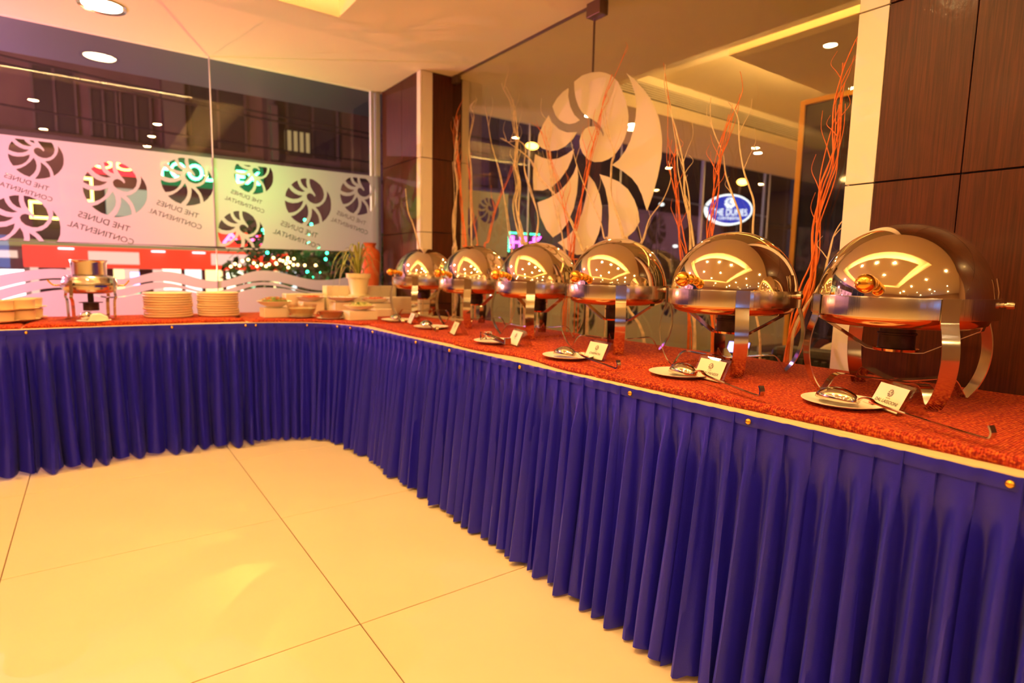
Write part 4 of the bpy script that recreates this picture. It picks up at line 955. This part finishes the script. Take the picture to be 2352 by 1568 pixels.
b = MB(); b.lathe([(.0001, 0), (.062, 0), (.068, .004), (.088, .05), (.097, .082), (.0985, .084), (.096, .084), (.086, .05), (.066, .006), (.0001, .004)], 48); b.build('bowl_body', 'acrylic', t, smooth=60)
b = MB(); b.lathe([(.0001, .005), (.064, .007), (.083, .048), (.086, .058), (.0001, .060)], 40); b.build('curd_filling', 'curd', t, smooth=50)
t = thing('saucer', 'white saucer under the brown clay dish', 'saucer', (1.275, 3.82, Z0)); b = MB(); b.lathe(plate_prof(.090, .011), 40); b.build('saucer_body', 'porcelain', t, smooth=50)
t = thing('clay_dish', 'brown glazed clay dish with two ear handles on a saucer', 'dish', (1.275, 3.82, Z0+.006))
b = MB(); b.lathe([(.0001, 0), (.055, 0), (.064, .006), (.074, .034), (.077, .042), (.079, .046), (.074, .046), (.068, .034), (.055, .010), (.0001, .008)], 44); b.build('dish_body', 'clay_dish', t, smooth=50)
for s in (-1, 1):
    b = MB(); b.tube([(s*(.076+.013*math.sin(a)), 0, .034-.010*math.cos(a)) for a in [PI*i/10 for i in range(11)]], .0045, 8); b.build('ear_handle', 'clay_dish', t, smooth=60)
b = MB(); b.lathe([(.0001, .03), (.066, .03), (.0001, .034)], 30); b.build('sauce', 'tomato', t)
t = thing('teaspoon', 'small steel spoon on the saucer beside the clay dish', 'spoon', (1.34, 3.775, Z0+.013)); b = MB(); b.sphere((0, 0, .006), .012, 14, 8, sx=1.4, sz=.5); b.build('spoon_bowl', 'steel_strap', t, smooth=80)
b = MB(); b.strap([(-.014, 0, .007), (-.05, 0, .012), (-.11, -.01, .006)], (0, 1, 0), .005, .0015); b.build('spoon_handle', 'steel_strap', t)
# spider plant ----------------------------------------------------------------
t = thing('spider_plant', 'spider plant with arching striped leaves in a cream flower pot', 'plant', (1.665, 4.335, Z0+.1265))
b = MB(); b.lathe([(.0001, 0), (.078, 0), (.078, .010), (.062, .012), (.060, .016), (.078, .135), (.090, .137), (.094, .172), (.088, .172), (.084, .15), (.0001, .145)], 44); b.build('flower_pot', 'pot_cream', t, smooth=40)
b = MB(); b.lathe([(.0001, .152), (.05, .154), (.0855, .151)], 24); b.build('soil', 'soil', t)
rr = random.Random(12)
leafdir = [(-1.0, .25), (-.95, .16), (-.85, .28), (-.75, .08), (-.9, -.02), (-.55, .34), (-.35, .4), (-.1, .46), (.2, .42), (.45, .38), (.6, .28), (.75, .22), (.85, .10), (.9, -.02), (.5, .15), (-.5, .12), (.3, .3), (-.25, .25), (.05, .2), (-.65, .2), (.7, -.05), (-.7, -.08), (.1, .1), (-.15, .05), (.35, -.1), (-.4, .42), (.15, .34)]
for k, (dx, dz) in enumerate(leafdir):
    dy = rr.uniform(-.9, .6); L = .21*rr.uniform(.85, 1.1); up = .06+.17*max(0, dz+.1)*2; drop = .10*(1.1-dz)*abs(dx)+.02
    o0 = Vector((dx*.02, dy*.02, .155)); side = Vector((dx, dy*.5, 0)).normalized()
    reach = L*(abs(dx)*.85+.12)
    P = [o0, o0+side*reach*.25+Vector((0, 0, up*.7)), o0+side*reach*.55+Vector((0, 0, up)), o0+side*reach*.85+Vector((0, 0, up-drop*.7)), o0+side*reach+Vector((0, 0, up-drop*1.9))]
    Q = cat_rom(P, 4); w = Vector((-side.y, side.x, 0)); b = MB(); rows = []
    for i, q in enumerate(Q):
        u = i/(len(Q)-1); hw = .0085*(math.sin(PI*min(1, u*.85+.12)))**.6*(1-u**3*.9)
        rows.append([q-w*hw+Vector((0,0,.002)), q-w*hw*.35, q+w*hw*.35, q+w*hw+Vector((0,0,.002))])
    vs = [tuple(p) for r_ in rows for p in r_]; fs = []; mi = []
    for i in range(len(rows)-1):
        for j in range(3): fs.append((i*4+j, i*4+j+1, i*4+5+j, i*4+4+j)); mi.append(1 if j == 1 else 0)
    b.v = vs; b.f = fs; b.mi = mi; b.build('leaf', ['leaf_green', 'leaf_pale'] if k % 3 else ['leaf_pale', 'leaf_green'], t, smooth=180)
# terracotta jar ----------------------------------------------------------------
t = thing('terracotta_jar', 'tall red terracotta jar in the corner behind the spider plant', 'jar', (1.885, 4.645, Z0))
b = MB(); b.lathe([(.0001, 0), (.055, 0), (.060, .01), (.066, .12), (.078, .30), (.084, .42), (.082, .465), (.066, .495), (.046, .505), (.043, .525), (.055, .548), (.050, .550), (.038, .53), (.0001, .52)], 44); b.build('jar_body', 'terracotta', t, smooth=60)
# thin switch leaning before the corner pillar
t = thing('dried_twig', 'single pale curved twig in front of the corner pillar trim', 'twigs', (2.0, 4.0, Z0))
b = MB(); b.tube(cat_rom([(.03, -.02, 0.001), (.03, -.02, .20), (.0, -.02, .50), (-.045, -.02, .66), (-.085, -.02, .75), (-.10, -.02, .84), (-.108, -.02, .92)], 6), [.006]*13+[.006-.0045*i/24 for i in range(24)], 8); b.build('twig', 'twig_natural', t, smooth=80)

# ================================================================== SIDE LOUNGE
t = thing('sofa', 'dark ribbed sofa in the lounge behind the right glass', 'sofa', (3.5, 1.2, 0))
b = MB(); b.box(-.24, .42, -1.0, .60, .08, .42); b.build('seat', 'ribbed_black', t, bevel=.03, seg=3)
b = MB(); b.box(-.40, -.24, -1.0, .60, .08, .73); b.build('backrest', 'ribbed_black', t, bevel=.04, seg=3)
for k in range(39):
    if k == 0:
        b = MB(); b.box(-.418, -.395, -.985, -.955, .12, .68); r0_ = b.build('rib', 'ribbed_black', t, bevel=.008)
    else:
        o = r0_.copy(); COL.objects.link(o); o.parent = t; o.location = (0, k*.0405, 0)
for y in (-1.05, .65):
    b = MB(); b.box(-.40, .45, y-.05, y+.05, .08, .60); b.build('armrest', 'ribbed_black', t, bevel=.03, seg=3)
t = thing('cushion', 'pale ribbed cushion on the dark sofa beside the near pillar', 'cushion', (3.375, 1.50, .42))
b = MB(); b.sphere((0, 0, .178), .22, 28, 14, sx=.42, sy=.9, sz=.80); b.build('cushion_cover', 'pillow', t, smooth=80)
t = thing('low_table', 'low dark side table beyond the sofa in the lounge', 'table', (3.38, 2.22, 0))
b = MB(); b.box(-.20, .20, -.19, .17, .595, .62); b.build('table_top', 'ribbed_black', t, bevel=.004)
for x in (-.17, .17):
    for y in (-.16, .14):
        b = MB(); b.box(x-.015, x+.015, y-.015, y+.015, 0, .595); b.build('leg', 'ribbed_black', t)
t = thing('tablet', 'small screen glowing blue on the low lounge table', 'screen', (3.28, 2.12, .62), .3)
b = MB(); b.prism([(-.07, 0), (.07, 0), (.07, .075), (-.07, .075)], (0, 0, .002), (0, -1, 0), (.9, 0, 1), .008); b.build('screen_body', 'ribbed_black', t)
b = MB(); b.prism([(-.063, .008), (.063, .008), (.063, .068), (-.063, .068)], (-.004, 0, .010), (0, -1, 0), (.9, 0, 1), .001); b.build('screen_face', 'tv_blue', t)
# blue lit bar panels on the rear wall, seen mirrored in the lids
for k, (x, z) in enumerate(((-2.6, 1.3), (-2.1, 1.3), (-1.5, 1.35), (-5.2, 1.3))):
    b = MB(); b.box(x-.09, x+.09, -7.14, -7.11, z-.35, z+.35); o = b.build('wall_light', 'screen_blue'); tag(o, 'blue wall light at the back of the room, mirrored in the steel lids', 'wall light', 'blue wall lights')
# ================================================================== STREET
b = MB(); b.box(-14, 22, YG+.15, 24, -.25, -.12); struct(b.build('floor_street', 'asphalt'))
YF = 11.0
t = thing('building', 'dim mauve building across the street above the shop', 'building', (0, YF, 0))
b = MB(); b.box(-9, 20, .25, 1.0, -.2, 7.5); b.build('wall', 'facade', t)
def part(nm, mt, x0, x1, z0, z1, y0=-.1, y1=.25, bv=0):
    b = MB(); b.box(x0, x1, y0, y1, z0, z1); return b.build(nm, mt, t, bevel=bv)
part('ledge', 'facade_ledge', -9, 20, 4.55, 5.2, -.5)
for x0, x1 in ((-1.9, -.95), (1.05, 1.35), (2.6, 2.72), (4.4, 4.8), (7.4, 7.8), (10.5, 11)): part('pier', 'facade_ledge', x0, x1, 2.9, 4.55, -.12)
part('ledge', 'facade_ledge', -9, 20, 2.82, 2.92, -.25)
part('cornice', 'facade_dark', -9, 20, 5.2, 6.0, -.3)
for x0, x1, z0, z1 in ((-.55, -.05, 3.05, 3.95), (-1.85, -1.2, 3.1, 3.9), (.12, .45, 3.05, 3.75), (.5, .9, 3.05, 3.75), (1.45, 2.3, 3.1, 4.3), (3.0, 3.9, 3.15, 4.35), (5.0, 6.2, 3.1, 4.3), (8.0, 9.2, 3.1, 4.3)):
    w_ = part('window', 'facade_dark', x0, x1, z0, z1, .18, .26)
    for k in range(3):
        b = MB(); xx = x0+(x1-x0)*k/2; b.box(xx-.015, xx+.015, .14, .19, z0, z1); b.build('mullion', 'facade_ledge', w_)
w_ = part('window', 'window_lit', 2.95, 3.38, 3.20, 3.56, .10, .17)
w_['label'] = 'dimly lit barred window'
for k in range(5):
    b = MB(); xx = 2.95+.43*k/4; b.box(xx-.014, xx+.014, .05, .10, 3.18, 3.58); b.build('mullion', 'facade_dark', w_)
part('slim_pier', 'facade_ledge', 2.62, 2.72, 2.95, 3.85, -.3)  # narrow pier in the plain ledge colour
# middle storey panels seen through the cut-outs
part('dark_panel', 'facade_dark', -.65, .22, 1.45, 2.25, -.05); part('glass_front', 'shop_pane', .24, .82, 1.86, 2.28, -.06); part('glass_front', 'facade_ledge', .9, 2.5, 1.75, 2.25, -.05)
# overhead cables
for k, (z0, z1, y) in enumerate(((4.05, 3.25, 8.2), (3.80, 3.05, 8.3), (3.72, 2.98, 8.3), (3.20, 2.75, 8.4), (4.5, 3.9, 8.1))):
    b = MB(); b.tube([(-6+13*i/12, y, z0+(z1-z0)*i/12-.25*math.sin(PI*i/12)) for i in range(13)], .012, 5); o = b.build('overhead_cable', 'facade_dark', None, smooth=80)
    tag(o, 'dark cable sagging across the street before the building, %s of five' % ('lowest but one', 'middle', 'lowest', 'second highest', 'highest')[k], 'cable', 'street cables')
# red shop row
t = thing('shop_front', 'bright red-fronted shop across the street below the film', 'shop', (0, YF, 0))
part('fascia', 'shop_red', -.75, 2.8, 1.06, 1.36, -.5, .2)
part('soffit', 'window_lit', -1.8, 3.2, 1.36, 1.44, -.5, .2)
for k in range(7): part('shop_interior', ('shop_glow', 'shop_pale', 'shop_yellow', 'shop_glow', 'shop_green', 'shop_yellow', 'shop_pale')[k], .95+.3*k, 1.25+.3*k, .45, 1.06, .0, .2)
part('shop_shelf', 'shop_yellow', .20, .42, .62, 1.04, -.02, .0); part('shop_screen', 'tv_blue', .50, .70, .80, 1.0, -.02, .0); part('shop_shelf', 'shop_green', -.60, -.40, .55, 1.04, -.02, .0); part('shop_shelf', 'shop_green', .30, .75, .66, .74, -.03, -.02)
part('shop_interior', 'shop_board', -.72, .95, .45, 1.05, .0, .2)
part('lit_doorway', 'shop_white', -2.6, -.80, .35, 1.02, -.1, .2)
part('striped_awning', 'shop_board', -2.4, -.82, 1.18, 1.28, -.4, -.3)
part('dark_curtain', 'skirt_blue' if 0 else 'facade_ledge', -2.4, -.76, 1.02, 1.18, -.38, -.3)
for x in (1.2, 1.5, 1.82, 2.15, 2.5, 2.8): part('door_post', 'facade_ledge', x, x+.05, .45, 1.06, -.06, .0)
for x0, x1 in ((-.62, -.3), (.1, .28), (.62, .8)): part('door_post', 'facade_dark', x0, x1, .45, 1.05, -.06, .0)
bd = part('sign_board', 'shop_board', -.02, .60, 1.12, 1.30, -.56, -.5); part('sign_board', 'shop_board', 1.58, 2.16, 1.14, 1.32, -.56, -.5)
for x in (-.27, .85, 1.40, 2.45):
    b = MB(); b.lathe([(.0001, 0), (.09, 0), (.09, -.02), (.0001, -.02)], 16, (x, -.56, 1.335)); b.build('fascia_lamp', 'sign_white', t)
# neon signs
def neon(name, label, txt, x, y, z, wdt, hgt, mat, d=.03):
    pl = text_splines(txt, width=wdt, height=hgt); o = flat_fill(name, pl, (x, y, z), (1, 0, 0), (0, 0, 1), mat, None, d); return tag(o, label, 'neon sign')
b = MB(); b.box(.93, 2.48, YF-.2, YF-.15, 2.38, 2.80); tag(b.build('sign_backing', 'green_halo'), 'added board giving a dim green glow behind the green neon letters', 'sign')  # emissive board added as the glow around the green neon
neon('neon_sign', 'green neon letters FOOD behind the shell cut-outs', 'FOOD', 1.36, YF-.3, 2.60, .80, .24, 'neon_green')
neon('neon_sign', 'green neon letters to the right of the FOOD letters', 'EX', 2.22, YF-.3, 2.60, .36, .20, 'neon_green')
neon('neon_sign', 'pink-red neon letters low in the clipped shell cut-out', 'AIAJ', 2.15, YF-.3, 1.56, .72, .22, 'neon_pink')
b = MB(); b.box(1.75, 2.56, YF-.26, YF-.2, 1.445, 1.70); tag(b.build('sign_backing', 'shop_red'), 'red sign board behind the pink-red neon letters', 'sign')
neon('neon_sign', 'pink neon rings above the shop behind the second shell', 'OO', .36, YF-.3, 2.585, .52, .13, 'neon_yellow')
b = MB(); b.box(.0, .76, YF-.26, YF-.2, 2.45, 2.74); tag(b.build('sign_backing', 'neon_red'), 'glowing red sign board behind the ring-shaped neon', 'sign')
def frame(label, x0, x1, z0, z1, w=.035, mt='neon_yellow'):
    b = MB(); y0, y1 = YF-.25, YF-.2
    b.box(x0, x1, y0, y1, z1-w, z1); b.box(x0, x1, y0, y1, z0, z0+w); b.box(x0, x0+w, y0, y1, z0, z1); b.box(x1-w, x1, y0, y1, z0, z1); tag(b.build('light_frame', mt), label, 'neon sign')
frame('yellow glowing frame around a board beside the red rings', -.30, .09, 2.02, 2.38); frame('yellow glowing frame seen through the lowest left shell', -.66, -.2, 1.74, 1.99)
# tree with fairy lights
def tree(label, x, y, h, r, seed, n=900, base=.0):
    t = thing('tree', label, 'tree', (x, y, -.12)); rr = random.Random(seed)
    b = MB(); b.tube([(0, 0, 0), (.03, 0, h*.4), (-.02, 0, h*.8)], [.07, .05, .03], 8); b.build('trunk', 'bark', t, smooth=60)
    b = MB()
    for k in range(n):
        a = rr.uniform(0, 6.28); q = rr.random()**.5; zz = rr.uniform(.25, 1); p = Vector((r*q*math.cos(a)*(1.1-.4*abs(zz-.6)), r*.7*q*math.sin(a), h*zz)); d = Vector((rr.uniform(-1, 1), rr.uniform(-1, 1), rr.uniform(-1, .4))).normalized()*rr.uniform(.10, .20); e = d.orthogonal().normalized()*rr.uniform(.03, .055)
        b.add([p, p+d*.5+e, p+d, p+d*.5-e], [(0, 1, 2, 3)])
    o = b.build('foliage', 'foliage', t); o['kind'] = 'stuff'; return t
tree('dark leafy tree with fairy lights across the street at the centre', 2.95, 8.4, 1.8, 1.45, 3, 2600)
tree('shrub outside the lounge glass between the third and second chafing dishes', 5.1, 6.1, 1.1, .6, 5, 900)
tree('shrub outside the lounge glass behind the second chafing dish', 6.9, 6.5, 1.2, .75, 6, 900)
FG = [[1.7777, 7.6, 1.7156], [1.7399, 7.6, 1.6194], [1.7234, 7.6, 1.5663], [1.7473, 7.6, 1.5258], [1.756, 7.6, 1.4792], [1.7333, 7.6, 1.389], [2.2253, 7.6, 1.7199], [2.3057, 7.6, 1.6709], [2.2701, 7.6, 1.5325], [2.2628, 7.6, 1.4448], [2.3884, 7.6, 1.3898], [2.4994, 7.6, 1.3162], [2.4809, 7.6, 1.2372], [2.2439, 7.6, 1.0705], [2.4156, 7.6, 1.0566], [2.3029, 7.6, 0.9993], [2.4592, 7.6, 0.9729], [1.7659, 7.6, 1.2955]]
FWm = [[1.4617, 7.5, 1.1862], [1.5245, 7.5, 1.2033], [1.5862, 7.5, 1.1639], [1.6193, 7.5, 1.1284], [1.6691, 7.5, 1.1504], [1.7231, 7.5, 1.1308], [1.7587, 7.5, 1.1525], [1.8112, 7.5, 1.2326], [1.8398, 7.5, 1.1703], [1.8867, 7.5, 1.2085], [1.8446, 7.5, 1.1599], [1.9223, 7.5, 1.1989], [1.9742, 7.5, 1.211], [1.9576, 7.5, 1.168], [2.0048, 7.5, 1.1852], [2.0459, 7.5, 1.1541], [1.9801, 7.5, 1.2378], [1.9824, 7.5, 1.1206], [2.0529, 7.5, 1.2293], [2.0986, 7.5, 1.1554], [2.1838, 7.5, 1.152], [2.3195, 7.5, 1.1551], [1.38, 7.5, 1.1485], [1.4266, 7.5, 1.1292], [1.3321, 7.5, 1.1169]]
def lights_string(label, pts, mat, r):
    t = thing('fairy_lights', label, 'string light', (pts[0][0], pts[0][1], pts[0][2]))
    o0 = Vector(pts[0]); b = MB(); b.sphere((0, 0, 0), r, 10, 6); b0 = b.build('bulb', mat, t, smooth=80)
    for p in pts[1:]:
        c = b0.copy(); COL.objects.link(c); c.parent = t; c.location = Vector(p)-o0
    b = MB(); b.tube([Vector(p)-o0 for p in pts], .003, 4); b.build('wire', 'facade_dark', t)
lights_string('string of green fairy lights hanging in the tree', FG, 'fairy_green', .017)
lights_string('string of warm white fairy lights across the tree', FWm, 'fairy_warm', .016)
# things seen through the lounge glass
t = thing('hotel_sign', 'oval blue sign reading THE DUNES CONTINENTAL on a pole outside', 'sign', (10.2, 7.0, -.12))
OV = [(.455*math.cos(2*PI*i/48), .295*math.sin(2*PI*i/48)) for i in range(48)]
OV2 = [(.425*math.cos(2*PI*i/48), .265*math.sin(2*PI*i/48)) for i in range(48)]
zc_ = 2.53
ud = Vector((.82, -.57, 0))
b = MB(); b.prism(OV, (0, 0, zc_), ud, (0, 0, 1), .12)
b.v = [tuple(Vector(v)-ud.cross(Vector((0, 0, 1)))*.12*0) for v in b.v]; 
o = b.build('oval_board', 'sign_white', t)
nrm = ud.cross(Vector((0, 0, 1)))           # points away from / towards viewer
if nrm.dot(Vector((-1, -.6, 0))) < 0: nrm = -nrm; shift = 0
else: shift = .12
base = Vector((0, 0, zc_))+nrm*(shift+.002)
flat_fill('blue_face', [OV2], base, ud, (0, 0, 1), 'sign_blue', t, .001)
for txt, z, wd, hh in (('THE DUNES', -.05, .70, .125), ('CONTINENTAL', -.165, .44, .055)):
    flat_fill('lettering', [[(x, y+z) for x, y in q] for q in text_splines(txt, width=wd, height=hh)], base+nrm*.004, ud, (0, 0, 1), 'sign_white', t, .001)
flat_fill('shell_emblem', shell_petals(0, .13, .105, rot=0), base+nrm*.004, ud, (0, 0, 1), 'sign_white', t, .001)
b = MB(); b.tube([(-.62, .15, 0), (-.62, .15, 3.6)], .03, 8); b.tube([(1.25, .0, 0), (1.25, .0, 3.6)], .03, 8); b.build('pole', 'post_white', t, smooth=60)
b = MB(); b.tube([(-2.2, .1, 2.62), (1.6, .1, 2.52)], .015, 6); b.build('cross_bar', 'post_white', t, smooth=60)
neon('neon_sign', 'magenta neon shop sign outside behind the pale twigs', 'HH', 5.98, 8.0, 1.62, .52, .20, 'neon_magenta', .03)
neon('neon_sign', 'small magenta neon mark right of the magenta shop sign', 'v', 6.28, 8.0, 1.70, .14, .07, 'neon_magenta', .02)
b = MB(); b.box(5.64, 6.34, 8.06, 8.10, -.12, 1.80); tag(b.build('sign_stand', 'facade_dark'), 'dark board on the ground carrying the magenta neon sign', 'sign')
b = MB()
for k in range(15): b.sphere((5.66+k*.045, 7.98, 1.77), .012, 8, 5)
for k in range(7): b.sphere((5.66, 7.98, 1.74-k*.045), .012, 8, 5)
o = b.build('light_chain', 'fairy_green'); tag(o, 'dotted green lights bordering the magenta neon sign', 'string light', None, 'stuff')
for k, (x, y, z, r, mt, lab) in enumerate(((10.5, 6.9, 2.97, .085, 'street_orange', 'orange street lamp above the oval blue sign'), (5.35, 7.0, 2.96, .07, 'street_orange', 'orange street lamp above the pale twig cluster'), (8.5, 7.2, 2.4, .04, 'sign_white', 'small white lamp left of the oval blue sign'), (8.2, 6.6, 1.62, .035, 'sign_white', 'white lamp low between the third and second chafing dishes'))):
    t = thing('street_lamp', lab, 'street lamp', (x, y, -.12)); b = MB(); b.sphere((0, 0, z+.12), r, 14, 8, sx=1.5, sz=.7); b.build('lamp_globe', mt, t, smooth=80)
    b = MB(); b.tube([(0, .05, 0), (0, .05, z+.12)], .025, 8); b.build('pole', 'facade_dark', t, smooth=60)
